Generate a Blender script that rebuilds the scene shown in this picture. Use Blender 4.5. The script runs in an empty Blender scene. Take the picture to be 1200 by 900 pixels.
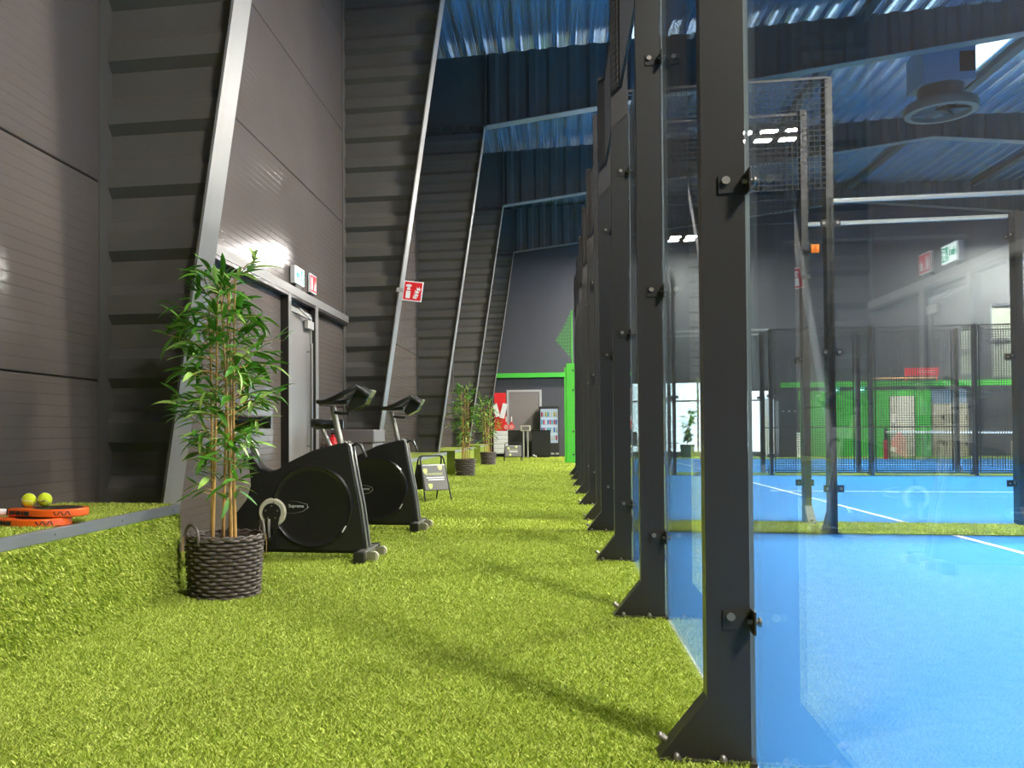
import bpy, math, random
import numpy as np
from mathutils import Vector, Matrix, Quaternion

random.seed(7); rng = np.random.default_rng(11)
scene = bpy.context.scene
col = scene.collection
PI = math.pi

# ------------------------------------------------------------------ camera
F_PX, CX, CY = 1023.03, 481.16, 487.77
YAW, PITCH, ROLL, CAM_H = -0.1641, 0.0177, -0.0054, 0.9708
cy_, sy_ = math.cos(YAW), math.sin(YAW)
cp_, sp_ = math.cos(PITCH), math.sin(PITCH)
cr_, sr_ = math.cos(ROLL), math.sin(ROLL)
r0 = Vector((cy_, -sy_, 0)); f0 = Vector((sy_, cy_, 0)); zz = Vector((0, 0, 1))
fwd = f0 * cp_ + zz * sp_
up0 = zz * cp_ - f0 * sp_
right = r0 * cr_ + up0 * sr_
up = up0 * cr_ - r0 * sr_
cam_d = bpy.data.cameras.new('camera'); cam = bpy.data.objects.new('camera', cam_d); col.objects.link(cam)
cam.matrix_world = Matrix(((right.x, up.x, -fwd.x, 0), (right.y, up.y, -fwd.y, 0), (right.z, up.z, -fwd.z, CAM_H), (0, 0, 0, 1)))
cam_d.sensor_fit = 'HORIZONTAL'; cam_d.sensor_width = 36.0
cam_d.lens = F_PX / 1200 * 36.0
cam_d.shift_x = (600 - CX) / 1200; cam_d.shift_y = (CY - 450) / 1200
cam_d.clip_start = 0.05; cam_d.clip_end = 300
scene.camera = cam

# ------------------------------------------------------------------ world, exposure
LAMP = 560.0          # radiance of the LED floodlights
scene.view_settings.view_transform = 'Standard'; scene.view_settings.look = 'None'
scene.view_settings.gamma = 1.0; scene.view_settings.use_curve_mapping = False
scene.view_settings.exposure = 1.45
scene.cycles.transparent_max_bounces = 40
scene.cycles.max_bounces = 10; scene.cycles.diffuse_bounces = 5; scene.cycles.glossy_bounces = 5
scene.cycles.sample_clamp_indirect = 4.0
scene.cycles.caustics_reflective = False; scene.cycles.caustics_refractive = False
world = bpy.data.worlds.new('daylight'); scene.world = world; world.use_nodes = True
bg = world.node_tree.nodes['Background']
bg.inputs[0].default_value = (0.80, 0.90, 1.0, 1); bg.inputs[1].default_value = 3.5

# ------------------------------------------------------------------ materials
MATS = {}
def mat(name, base, rough=.5, metal=0., spec=.5, var=.0, scale=8., bump=0., bscale=40., emit=None, estr=0., coat=0.):
    if name in MATS: return MATS[name]
    m = bpy.data.materials.new(name); m.use_nodes = True; nt = m.node_tree
    b = nt.nodes['Principled BSDF']
    b.inputs['Base Color'].default_value = (*base, 1); b.inputs['Roughness'].default_value = rough
    b.inputs['Metallic'].default_value = metal; b.inputs['Specular IOR Level'].default_value = spec
    b.inputs['Coat Weight'].default_value = coat
    tc = nt.nodes.new('ShaderNodeTexCoord')
    if var > 0:
        n = nt.nodes.new('ShaderNodeTexNoise'); n.inputs['Scale'].default_value = scale; n.inputs['Detail'].default_value = 4
        nt.links.new(tc.outputs['Object'], n.inputs['Vector'])
        mx = nt.nodes.new('ShaderNodeMix'); mx.data_type = 'RGBA'
        mx.inputs[6].default_value = (*[c * (1 - var) for c in base], 1)
        mx.inputs[7].default_value = (*[min(1, c * (1 + var)) for c in base], 1)
        nt.links.new(n.outputs['Fac'], mx.inputs[0]); nt.links.new(mx.outputs[2], b.inputs['Base Color'])
    if bump > 0:
        n2 = nt.nodes.new('ShaderNodeTexNoise'); n2.inputs['Scale'].default_value = bscale; n2.inputs['Detail'].default_value = 3
        nt.links.new(tc.outputs['Object'], n2.inputs['Vector'])
        bp = nt.nodes.new('ShaderNodeBump'); bp.inputs['Strength'].default_value = bump; bp.inputs['Distance'].default_value = .01
        nt.links.new(n2.outputs['Fac'], bp.inputs['Height']); nt.links.new(bp.outputs['Normal'], b.inputs['Normal'])
    if emit is not None:
        b.inputs['Emission Color'].default_value = (*emit, 1); b.inputs['Emission Strength'].default_value = estr
    MATS[name] = m
    return m

def panel_mat(name, base, rough):
    """coated steel sandwich panel: fine horizontal micro-lines pressed into the sheet"""
    m = mat(name, base, rough, spec=.07, var=.10, scale=1.6)
    nt = m.node_tree; b = nt.nodes['Principled BSDF']
    g = nt.nodes.new('ShaderNodeNewGeometry'); sx = nt.nodes.new('ShaderNodeSeparateXYZ')
    nt.links.new(g.outputs['Position'], sx.inputs[0])
    mu = nt.nodes.new('ShaderNodeMath'); mu.operation = 'MULTIPLY'; mu.inputs[1].default_value = 1 / .067
    fr = nt.nodes.new('ShaderNodeMath'); fr.operation = 'FRACT'
    lt = nt.nodes.new('ShaderNodeMapRange'); lt.inputs[1].default_value = 0; lt.inputs[2].default_value = .12
    nt.links.new(sx.outputs['Z'], mu.inputs[0]); nt.links.new(mu.outputs[0], fr.inputs[0]); nt.links.new(fr.outputs[0], lt.inputs[0])
    bp = nt.nodes.new('ShaderNodeBump'); bp.inputs['Strength'].default_value = .36; bp.inputs['Distance'].default_value = .005
    nt.links.new(lt.outputs[0], bp.inputs['Height']); nt.links.new(bp.outputs['Normal'], b.inputs['Normal'])
    return m

def glass_mat(name, tint, refl=1.0):
    m = bpy.data.materials.new(name); m.use_nodes = True; nt = m.node_tree; nt.nodes.clear()
    out = nt.nodes.new('ShaderNodeOutputMaterial'); mix = nt.nodes.new('ShaderNodeMixShader')
    tr = nt.nodes.new('ShaderNodeBsdfTransparent'); tr.inputs[0].default_value = (*tint, 1)
    gl = nt.nodes.new('ShaderNodeBsdfGlossy'); gl.inputs['Roughness'].default_value = .0
    lw = nt.nodes.new('ShaderNodeLayerWeight'); lw.inputs[0].default_value = .5
    pw = nt.nodes.new('ShaderNodeMath'); pw.operation = 'POWER'; pw.inputs[1].default_value = 5
    ma = nt.nodes.new('ShaderNodeMath'); ma.operation = 'MULTIPLY_ADD'; ma.inputs[1].default_value = .96 * refl; ma.inputs[2].default_value = .043 * refl
    nt.links.new(lw.outputs['Facing'], pw.inputs[0]); nt.links.new(pw.outputs[0], ma.inputs[0]); nt.links.new(ma.outputs[0], mix.inputs[0])
    nt.links.new(tr.outputs[0], mix.inputs[1]); nt.links.new(gl.outputs[0], mix.inputs[2]); nt.links.new(mix.outputs[0], out.inputs[0])
    MATS[name] = m; return m

def attr_mat(name, attr, rough, spec=.4, trans=0.):
    m = bpy.data.materials.new(name); m.use_nodes = True; nt = m.node_tree; b = nt.nodes['Principled BSDF']
    a = nt.nodes.new('ShaderNodeAttribute'); a.attribute_name = attr
    nt.links.new(a.outputs['Color'], b.inputs['Base Color']); b.inputs['Roughness'].default_value = rough
    b.inputs['Specular IOR Level'].default_value = spec
    MATS[name] = m; return m

def turf_mat():
    m = mat('turf', (.20, .29, .03), .85, spec=.2, var=.0)
    nt = m.node_tree; b = nt.nodes['Principled BSDF']
    g = nt.nodes.new('ShaderNodeNewGeometry')
    n = nt.nodes.new('ShaderNodeTexNoise'); n.inputs['Scale'].default_value = 55; n.inputs['Detail'].default_value = 6
    n3 = nt.nodes.new('ShaderNodeTexNoise'); n3.inputs['Scale'].default_value = 2.5; n3.inputs['Detail'].default_value = 3
    r = nt.nodes.new('ShaderNodeValToRGB')
    r.color_ramp.elements[0].position = .3; r.color_ramp.elements[0].color = (.12, .18, .018, 1)
    r.color_ramp.elements[1].position = .7; r.color_ramp.elements[1].color = (.38, .44, .09, 1)
    e = r.color_ramp.elements.new(.5); e.color = (.225, .29, .036, 1)
    ad = nt.nodes.new('ShaderNodeMath'); ad.operation = 'MULTIPLY_ADD'; ad.inputs[1].default_value = .25; 
    nt.links.new(g.outputs['Position'], n.inputs['Vector']); nt.links.new(g.outputs['Position'], n3.inputs['Vector'])
    nt.links.new(n3.outputs['Fac'], ad.inputs[0]); 
    sb = nt.nodes.new('ShaderNodeMath'); sb.operation = 'SUBTRACT'; sb.inputs[1].default_value = .125
    nt.links.new(n.outputs['Fac'], sb.inputs[0]); nt.links.new(sb.outputs[0], ad.inputs[2])
    nt.links.new(ad.outputs[0], r.inputs[0]); nt.links.new(r.outputs[0], b.inputs['Base Color'])
    bp = nt.nodes.new('ShaderNodeBump'); bp.inputs['Strength'].default_value = .8; bp.inputs['Distance'].default_value = .015
    nt.links.new(n.outputs['Fac'], bp.inputs['Height']); nt.links.new(bp.outputs['Normal'], b.inputs['Normal'])
    return m

M_TURF = turf_mat()
M_BLADE = attr_mat('turf_blade', 'tint', .55, .35)
M_BLUE = mat('court_blue', (.020, .215, .60), .75, spec=.25, var=.16, scale=90, bump=.35, bscale=160)
M_LINE = mat('line_white', (.85, .87, .88), .7)
M_PANEL = panel_mat('wall_panel', (.112, .093, .081), .13)
M_PANELEND = mat('end_wall', (.046, .047, .054), .6, var=.12, scale=2)
M_WEB = mat('web_paint', (.092, .085, .074), .5, var=.14, scale=3)
M_FLANGE = mat('flange_paint', (.195, .184, .170), .42, var=.08, scale=3)
M_DECK = mat('galvanised_deck', (.68, .80, 1.0), .22, metal=.72, var=.08, scale=3)
M_POST = mat('post_black', (.027, .0235, .0205), .32, spec=.5, var=.1, scale=6)
M_POSTG = mat('post_green', (.06, .42, .02), .5, var=.08, scale=5)
M_BOLT = mat('zinc_bolt', (.30, .27, .24), .4, metal=.8)
M_GLASS = glass_mat('clear_glass', (.965, .985, .98))
M_GEDGE = mat('glass_edge', (.13, .155, .145), .3)
M_WIRE = mat('mesh_wire', (.02, .02, .022), .45)
M_TRIM = mat('steel_trim', (.20, .21, .22), .42, metal=.3, var=.15, scale=4)
M_BLACK = mat('black_plastic', (.014, .013, .012), .42, var=.1, scale=10)
M_BLACKG = mat('black_gloss', (.016, .015, .014), .22)
M_RUBBER = mat('rubber', (.02, .02, .02), .7)
M_CHROME = mat('brushed_steel', (.40, .38, .33), .32, metal=.8)
M_CREAM = mat('crank_ring', (.62, .57, .44), .45)
M_WHITE = mat('white_paint', (.80, .80, .79), .5)
M_RED = mat('sign_red', (.70, .012, .015), .45)
M_ORANGE = mat('racket_orange', (.85, .12, .008), .35, coat=.3)
M_BALL = mat('ball_felt', (.62, .72, .03), .9, spec=.2, var=.12, scale=120, bump=.5, bscale=400)
M_WICKER = mat('wicker', (.115, .090, .076), .5, var=.35, scale=60)
M_SOIL = mat('soil', (.03, .02, .014), .95, bump=.8, bscale=90)
M_CANE = mat('cane', (.58, .33, .10), .5, var=.35, scale=14)
M_LEAF = [mat('leaf_a', (.075, .25, .015), .42, var=.3, scale=14), mat('leaf_b', (.15, .40, .028), .42, var=.3, scale=14), mat('leaf_c', (.36, .55, .11), .45, var=.25, scale=14)]
M_GREY = mat('grey_poster', (.16, .15, .14), .55)
M_LIME = mat('lime_print', (.62, .70, .22), .55)
M_DOORGREY = mat('door_grey', (.20, .18, .165), .42, var=.06, scale=2)
M_ALU = mat('aluminium', (.52, .51, .49), .38, metal=.6)
M_GREEN = mat('green_paint', (.05, .42, .03), .55, var=.08, scale=2)
M_LED = mat('led_panel', (.9, .9, .88), .5, emit=(1.0, .955, .87), estr=LAMP)
M_EXIT = mat('exit_white', (.85, .95, .92), .5, emit=(.85, 1.0, .95), estr=1.1)
M_EXITG = mat('exit_green', (.02, .45, .25), .5, emit=(.03, .55, .35), estr=.35)

# ------------------------------------------------------------------ mesh helpers
class MB:
    def __init__(s): s.v = []; s.f = []; s.m = []
    def add(s, vs, fs, mi=0):
        o = len(s.v); s.v += [tuple(p) for p in vs]; s.f += [tuple(i + o for i in f) for f in fs]; s.m += [mi] * len(fs); return s
    def box(s, x0, x1, y0, y1, z0, z1, mi=0):
        v = [(x0, y0, z0), (x1, y0, z0), (x1, y1, z0), (x0, y1, z0), (x0, y0, z1), (x1, y0, z1), (x1, y1, z1), (x0, y1, z1)]
        return s.add(v, [(3, 2, 1, 0), (4, 5, 6, 7), (0, 1, 5, 4), (1, 2, 6, 5), (2, 3, 7, 6), (3, 0, 4, 7)], mi)
    def obox(s, c, ax, ay, az, hx, hy, hz, mi=0):
        c, ax, ay, az = Vector(c), Vector(ax), Vector(ay), Vector(az)
        v = [c + ax * (hx * i) + ay * (hy * j) + az * (hz * k) for k in (-1, 1) for j in (-1, 1) for i in (-1, 1)]
        return s.add(v, [(0, 2, 3, 1), (4, 5, 7, 6), (0, 1, 5, 4), (1, 3, 7, 5), (3, 2, 6, 7), (2, 0, 4, 6)], mi)
    def prism(s, poly, axis, a0, a1, mi=0):
        n = len(poly)
        def P(u, w, a): return {'x': (a, u, w), 'y': (u, a, w), 'z': (u, w, a)}[axis]
        v = [P(u, w, a0) for u, w in poly] + [P(u, w, a1) for u, w in poly]
        area = sum(poly[i][0] * poly[(i + 1) % n][1] - poly[(i + 1) % n][0] * poly[i][1] for i in range(n))
        flip = (area > 0) != (axis == 'y')
        fs = [tuple(range(n - 1, -1, -1)), tuple(range(n, 2 * n))] + [(i, (i + 1) % n, n + (i + 1) % n, n + i) for i in range(n)]
        if not flip: fs = [tuple(reversed(f)) for f in fs]
        return s.add(v, fs, mi)
    def tube(s, pts, r, seg=8, closed=False, mi=0, caps=True):
        pts = [Vector(p) for p in pts]; n = len(pts)
        rs = r if isinstance(r, (list, tuple)) else [r] * n
        vs = []; prev = None
        for i, p in enumerate(pts):
            a = pts[(i - 1) % n] if (closed or i > 0) else p
            b = pts[(i + 1) % n] if (closed or i < n - 1) else p
            t = (b - a).normalized()
            if prev is None:
                q = Vector((0, 0, 1)) if abs(t.z) < .9 else Vector((1, 0, 0))
                nx = t.cross(q).normalized()
            else:
                nx = (prev - t * prev.dot(t)).normalized()
            prev = nx; ny = t.cross(nx)
            for k in range(seg):
                an = 2 * PI * k / seg; vs.append(p + (nx * math.cos(an) + ny * math.sin(an)) * rs[i])
        fs = []
        for i in range(n if closed else n - 1):
            j = (i + 1) % n
            for k in range(seg):
                l = (k + 1) % seg; fs.append((i * seg + k, i * seg + l, j * seg + l, j * seg + k))
        if caps and not closed:
            fs.append(tuple(range(seg - 1, -1, -1))); fs.append(tuple((n - 1) * seg + k for k in range(seg)))
        return s.add(vs, fs, mi)
    def cyl(s, p0, p1, r, seg=12, mi=0): return s.tube([p0, p1], r, seg, mi=mi)
    def lathe(s, prof, c, axis='z', seg=24, mi=0, caps=False):
        vs = []; fs = []; n = len(prof)
        for k in range(seg):
            a = 2 * PI * k / seg; ca, sa = math.cos(a), math.sin(a)
            for r, h in prof:
                d = {'z': (r * ca, r * sa, h), 'y': (r * ca, h, -r * sa), 'x': (h, r * ca, r * sa)}[axis]
                vs.append((c[0] + d[0], c[1] + d[1], c[2] + d[2]))
        for k in range(seg):
            l = (k + 1) % seg
            for i in range(n - 1): fs.append((k * n + i, l * n + i, l * n + i + 1, k * n + i + 1))
        if caps:
            fs.append(tuple(k * n for k in range(seg - 1, -1, -1))); fs.append(tuple(k * n + n - 1 for k in range(seg)))
        return s.add(vs, fs, mi)
    def sphere(s, c, r, seg=16, rings=10, mi=0):
        return s.lathe([(r * math.sin(PI * i / rings), -r * math.cos(PI * i / rings)) for i in range(rings + 1)], c, 'z', seg, mi)
    def mesh(s, name, mats, smooth=0.):
        me = bpy.data.meshes.new(name); me.from_pydata(s.v, [], s.f)
        for m in (mats if isinstance(mats, (list, tuple)) else [mats]): me.materials.append(m)
        if any(s.m): me.polygons.foreach_set('material_index', s.m)
        if smooth:
            me.polygons.foreach_set('use_smooth', [True] * len(me.polygons)); me.set_sharp_from_angle(angle=math.radians(smooth))
        me.update(); return me
    def obj(s, name, mats, parent=None, smooth=0., loc=None, bevel=0., **kw):
        o = link(name, s.mesh(name, mats, smooth), parent, loc)
        if bevel:
            b = o.modifiers.new('bevel', 'BEVEL'); b.width = bevel; b.segments = 2; b.limit_method = 'ANGLE'; b.angle_limit = .7
        return tag(o, **kw) if kw else o

def link(name, me, parent=None, loc=None):
    o = bpy.data.objects.new(name, me); col.objects.link(o)
    if loc is not None: o.location = loc
    if parent is not None: o.parent = parent
    return o
def tag(o, label=None, cat=None, group=None, kind=None):
    if label: o['label'] = label
    if cat: o['category'] = cat
    if group: o['group'] = group
    if kind: o['kind'] = kind
    return o
def thing(name, label, cat, loc=(0, 0, 0), rz=0., group=None, kind=None):
    o = link(name, None, None, loc); o.rotation_euler = (0, 0, rz); o.empty_display_size = .1
    return tag(o, label, cat, group, kind)
def copy_tree(o, parent=None, skip=()):
    c = o.copy(); col.objects.link(c)
    c.parent = parent
    for ch in list(o.children): copy_tree(ch, c)
    return c
def text_mesh(s, size, m, extrude=.001, align='CENTER'):
    cu = bpy.data.curves.new('lettering', 'FONT'); cu.body = s; cu.size = size; cu.extrude = extrude; cu.align_x = align; cu.align_y = 'CENTER'
    ob = bpy.data.objects.new('lettering', cu); col.objects.link(ob)
    dg = bpy.context.evaluated_depsgraph_get(); dg.update()
    me = bpy.data.meshes.new_from_object(ob.evaluated_get(dg)); bpy.data.objects.remove(ob); me.materials.clear(); me.materials.append(m)
    return me
FACE_MY = Matrix(((1, 0, 0, 0), (0, 0, -1, 0), (0, 1, 0, 0), (0, 0, 0, 1)))   # lettering plane that faces -Y
FACE_PX = Matrix(((0, 0, 1, 0), (1, 0, 0, 0), (0, 1, 0, 0), (0, 0, 0, 1)))    # lettering plane that faces +X
FACE_PY = Matrix(((-1, 0, 0, 0), (0, 0, 1, 0), (0, 1, 0, 0), (0, 0, 0, 1)))

# ------------------------------------------------------------------ layout (metres; x right, y along the corridor)
W = -3.015                    # inner face of the left wall
XG = .5526                    # glass line of the courts
Y0, Y1 = -8.6, 33.5           # ends of the hall
XR = 23.74                    # right wall
F1, S = 5.414, 6.838          # first steel frame in view, frame spacing
C1, C2, C3 = -1.333, 9.622, 20.577   # where each court starts along y
RIDGE = 10.36
FW = .28                      # flange width
PZ, PE, PEND = .54, -2.237, 4.965    # platform height, front edge, far end
def deck_z(x): return 9.28 + .028 * (min(x, 2 * RIDGE - x) + 3)

# ---- floors
fl = MB().box(W - .3, XG + .017, Y0, Y1 + .3, -.1, 0).obj('floor', M_TURF, kind='structure')
for i, ys in enumerate(((Y0, C1 - .955), (C1, C1 + 10), (C2, C2 + 10), (C3, C3 + 10))):
    cf = MB().box(XG + .017, XR, ys[0], ys[1], -.1, 0).obj('floor_court', M_BLUE, kind='structure')
    if i == 0: continue
    ln = MB()
    ln.box(XG + 3.0, XG + 3.05, ys[0] + .03, ys[1] - .03, .0, .004)
    ln.obj('service_line', M_LINE, cf)
    MB().box(XG + 2.8, XG + 17.2, ys[0] + 4.975, ys[0] + 5.025, .0, .0035).obj('centre_line', M_LINE, cf)
    MB().box(XG + 16.95, XG + 17.0, ys[0] + .03, ys[1] - .03, .0, .004).obj('service_line', M_LINE, cf)
for a, b in ((C1 - .955, C1), (C1 + 10, C2), (C2 + 10, C3), (C3 + 10, Y1 + .3)):
    MB().box(XG + .017, XR, a, b, -.1, .008).obj('floor_turf_strip', M_TURF, kind='structure')

# ---- left wall: sandwich panels, one object each
wl = MB().box(W - .35, W - .1, Y0 - .1, Y1 + .3, -.1, 9.6).obj('wall_left', M_WEB, kind='structure')
PH = 1.34
pan = {}
frames_y = [F1 + k * S for k in range(-2, 5)]
edges = [Y0] + [y + .14 for y in frames_y[1:]] + [Y1]
for a, b in zip(edges[:-1], edges[1:]):
    for r in range(7):
        key = (round(b - a, 2))
        if key not in pan:
            mb = MB(); L = b - a; c = .006; h = PH
            prof = [(W - .1, .003), (W - c, .003), (W, .003 + c), (W, h - .005 - c), (W - c, h - .005), (W - .1, h - .005)]
            mb.prism([(x, z) for x, z in prof], 'y', .004, L - .004)
            pan[key] = mb.mesh('wall_panel', M_PANEL)
        link('wall_panel', pan[key], wl, (0, a, r * PH - .015))
# ---- other walls
we = MB()
def wall_with_holes(mb, x0, x1, z0, z1, y0, y1, holes):
    xs = sorted({x0, x1, *[h[0] for h in holes], *[h[1] for h in holes]})
    for a, b in zip(xs[:-1], xs[1:]):
        cuts = sorted((h[2], h[3]) for h in holes if h[0] <= a + 1e-6 and h[1] >= b - 1e-6)
        z = z0
        for p, q in cuts:
            if p > z + 1e-6: mb.box(a, b, y0, y1, z, p)
            z = q
        if z < z1: mb.box(a, b, y0, y1, z, z1)
WINS = [(2.75, 6.45, .12, 2.78), (6.75, 7.75, .12, 2.45), (14.1, 14.7, 2.85, 4.6), (15.1, 17.8, 2.75, 5.35)]
wall_with_holes(we, W - .1, XR, 0, 10, Y1, Y1 + .3, WINS)
we.obj('wall_end', M_PANELEND, kind='structure')
MB().box(W - .1, XR + .1, Y0 - .3, Y0, 0, 10).obj('wall_back', M_PANELEND, kind='structure')
MB().box(XR, XR + .3, Y0, Y1 + .3, 0, 10).obj('wall_right', M_PANELEND, kind='structure')

# ---- ceiling: trapezoidal deck sheets, ribs along y
ceil = MB().box(W - .3, XR + .3, Y0 - .2, Y1 + .4, 10.0, 10.1).obj('ceiling', M_WEB, kind='structure')
RP, RD = .39, .16
nrib = int((XR - W + .2) / RP); k = 0
while k < nrib:
    mb = MB(); pts = []
    for j in range(k, min(k + 3, nrib)):
        x = W - .1 + j * RP
        for dx, dz in ((0, 0), (.038, 0), (.05, .022), (.062, 0), (.10, 0), (.140, RD), (.215, RD), (.23, RD - .022), (.26, RD - .022), (.275, RD), (.35, RD), (.39, 0)):
            pts.append((x + dx, deck_z(x + dx) + dz))
    clean = [pts[0]]
    for p in pts[1:]:
        if abs(p[0] - clean[-1][0]) > 1e-4 or abs(p[1] - clean[-1][1]) > 1e-4: clean.append(p)
    n = len(clean); vs = [(x, Y0, z) for x, z in clean] + [(x, Y1, z) for x, z in clean] + [(x, Y0, z + .012) for x, z in clean] + [(x, Y1, z + .012) for x, z in clean]
    fs = []
    for i in range(n - 1):
        fs.append((i, n + i, n + i + 1, i + 1)); fs.append((2 * n + i, 2 * n + i + 1, 3 * n + i + 1, 3 * n + i))
    mb.add(vs, fs); mb.obj('deck_sheet', M_DECK, ceil); k += 3
for x in (6.3, RIDGE, 14.4):
    MB().box(x - .10, x + .10, Y0, Y1, deck_z(x) - .16, deck_z(x) - .01).obj('purlin', M_WEB, ceil)

# ------------------------------------------------------------------ steel portal frames
CP, AMP = .435, .055
def corr(n_from, n_to, phase=0.):
    """break points (position, offset) of the trapezoidal web between two heights"""
    out = []; p = n_from - phase
    seq = ((0, 1), (.13, 1), (.205, 0), (.37, 0), (.435, 1))
    k = math.floor((n_from - phase) / CP)
    z = phase + k * CP
    while z < n_to:
        for d, o in seq[:-1]:
            if n_from - 1e-6 <= z + d <= n_to + 1e-6: out.append((z + d, o))
        z += CP
    return out
def col_x(z): return -2.545 + (z - .54) * (1.075 / 7.16)         # outer flange line of a column
KZ, KX = 7.70, -1.47
def raf_z(x):                                                     # lower flange of a rafter
    t = (x - KX) / (RIDGE - KX); return KZ + 1.34 * t
def frame(y, label):
    t = thing('portal_frame', label, 'steel frame', (0, y, 0), group='steel portal frames')
    for side in (0, 1):
        X = (lambda x: x) if side == 0 else (lambda x: 2 * RIDGE - x)
        yc = FW / 2
        # corrugated column web
        bz = [(0., 0)] + corr(.02, KZ - .05, .04) + [(KZ - .02, 0)]
        vs = []; fs = []
        for z, o in bz:
            yy = yc + AMP / 2 - o * AMP
            vs += [(X(W + .008), yy, z), (X(col_x(z) - .010), yy, z)]
        for i in range(len(bz) - 1):
            f = (2 * i, 2 * i + 1, 2 * i + 3, 2 * i + 2); fs.append(f if side == 0 else f[::-1])
        mb = MB(); mb.add(vs, fs)
        w = mb.obj('column_web', M_WEB, t)
        sm = w.modifiers.new('sheet', 'SOLIDIFY'); sm.thickness = .006; sm.offset = 0
        # inner and outer column flanges
        MB().box(min(X(W), X(W + .012)), max(X(W), X(W + .012)), 0, FW, 0, 9.2).obj('wall_flange', M_WEB, t)
        fp = [(X(col_x(0)), 0), (X(col_x(KZ)), KZ), (X(col_x(KZ) - .018), KZ), (X(col_x(0) - .018), 0)]
        MB().prism(fp, 'y', 0, FW).obj('column_flange', M_FLANGE, t)
        # knee plate, stiffener
        MB().prism([(X(W), KZ), (X(KX), KZ), (X(KX), deck_z(KX)), (X(W), deck_z(W))], 'y', yc - .008, yc + .008).obj('knee_plate', M_WEB, t)
        a, b = sorted((X(W), X(KX)))
        MB().box(a, b, .03, FW - .03, KZ - .02, KZ + .0).obj('stiffener', M_WEB, t)
        a, b = sorted((X(KX), X(KX + .03)))
        MB().box(a, b, .0, FW, KZ - .03, deck_z(KX)).obj('end_plate', M_WEB, t)
        bl = MB()
        for i in range(4):
            xx = X(W + .25 + i * .3); bl.cyl((xx, .06, KZ - .045), (xx, .06, KZ + .025), .018, 6)
        bl.obj('bolt', M_BOLT, t)['kind'] = 'stuff'
        # corrugated rafter web
        bx = [(KX + .03, 0)] + corr(KX + .06, RIDGE - .05, KX + .1) + [(RIDGE, 0)]
        vs = []; fs = []
        for x, o in bx:
            yy = yc + AMP / 2 - o * AMP
            vs += [(X(x), yy, raf_z(x)), (X(x), yy, deck_z(x))]
        for i in range(len(bx) - 1):
            f = (2 * i, 2 * i + 2, 2 * i + 3, 2 * i + 1); fs.append(f if side == 0 else f[::-1])
        mb = MB(); mb.add(vs, fs); w = mb.obj('rafter_web', M_WEB, t)
        sm = w.modifiers.new('sheet', 'SOLIDIFY'); sm.thickness = .006; sm.offset = 0
        MB().prism([(X(KX), raf_z(KX)), (X(RIDGE), raf_z(RIDGE)), (X(RIDGE), raf_z(RIDGE) - .018), (X(KX), raf_z(KX) - .018)], 'y', 0, FW).obj('rafter_flange', M_FLANGE, t)
    return t
FL = ['grey steel portal frame just behind the camera, over the near court', 'nearest leaning grey steel column, behind the large potted bamboo',
      'grey steel column carrying the red extinguisher sign, beside the bikes', 'steel column and rafter behind the middle bamboo plant',
      'fourth steel frame along the corridor, crossing above the ridge fan', 'last steel frame, against the dark end wall above the green beam']
for k in range(-1, 5): frame(F1 + k * S, FL[k + 1])

# ------------------------------------------------------------------ platforms along the wall
def platform(y0, y1, label, hgt=PZ):
    t = thing('turf_bench', label, 'platform', (0, 0, 0))
    MB().box(W + .012, PE, y0, y1, 0, hgt - .006).obj('body', M_TURF, t)
    MB().box(PE - .03, PE + .004, y0, y1 + .003, hgt - .052, hgt + .002).obj('edge_trim', M_TRIM, t, bevel=.003)
    b = MB()
    yy = y0 + .4
    while yy < y1: b.cyl((PE + .003, yy, hgt - .025), (PE + .007, yy, hgt - .025), .007, 8); yy += .62
    b.obj('screw', M_TRIM, t)['kind'] = 'stuff'
    return t
platform(-1.1, PEND, 'long turf-covered bench with grey steel edge holding the orange rackets')
platform(13.0, 18.1, 'turf-covered bench with grey edge behind the small sign board')
platform(19.6, 24.3, 'far turf-covered bench between the two smaller bamboo plants')
platform(26.4, 30.2, 'farthest turf bench, hidden behind the last bamboo plant')

# ------------------------------------------------------------------ padel court enclosures
PW, PD, ROWH = .122, .064, 4.40
GT_ROW, MB_ROW = 3.36, 3.54
def wire_mesh(w, h, pitch=.05, r=.0034):
    mb = MB()
    n = int(w / pitch)
    for i in range(n + 1):
        x = (w - n * pitch) / 2 + i * pitch; mb.box(x - r, x + r, -r, r, 0, h)
    n = int(h / pitch)
    for i in range(n + 1):
        z = (h - n * pitch) / 2 + i * pitch; mb.box(0, w, -r * 2.6, -r * .6, z - r, z + r)
    return mb
# a post: local x towards the court (0 = court-side face), local y = along the wall
def post_meshes(H, m, name):
    return MB().box(-PW, 0, 0, PD, 0, H).mesh('post', m)
POSTM = {}
gus = MB()
gus.prism([(-PW, .012), (-PW, .175), (-PW - .125, .012)], 'y', 0.0, .012)
gus.prism([(-PW, .012), (-PW, .175), (-PW - .125, .012)], 'y', PD - .012, PD)
gus.prism([(-PW, .175), (-PW, .190), (-PW - .138, .012), (-PW - .125, .012)], 'y', -.006, PD + .006)
gus.box(-PW - .138, .012, -.02, PD + .02, 0, .012)
GUSM = {M_POST: gus.mesh('gusset', M_POST), M_POSTG: gus.mesh('gusset', M_POSTG)}
bt = MB()
for x, y in ((-PW - .09, -.011), (-PW - .06 + .1, -.011), (-PW - .09, PD + .011), (-.05, PD + .011)):
    bt.cyl((x, y, .012), (x, y, .020), .013, 10); bt.sphere((x, y, .021), .0105, 10, 6)
bt.cyl((-PW - .115, PD / 2, .052), (-PW - .130, PD / 2, .062), .012, 10); bt.sphere((-PW - .131, PD / 2, .063), .011, 10, 6)
BOLTM = bt.mesh('anchor_bolt', M_BOLT, 40)
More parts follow.
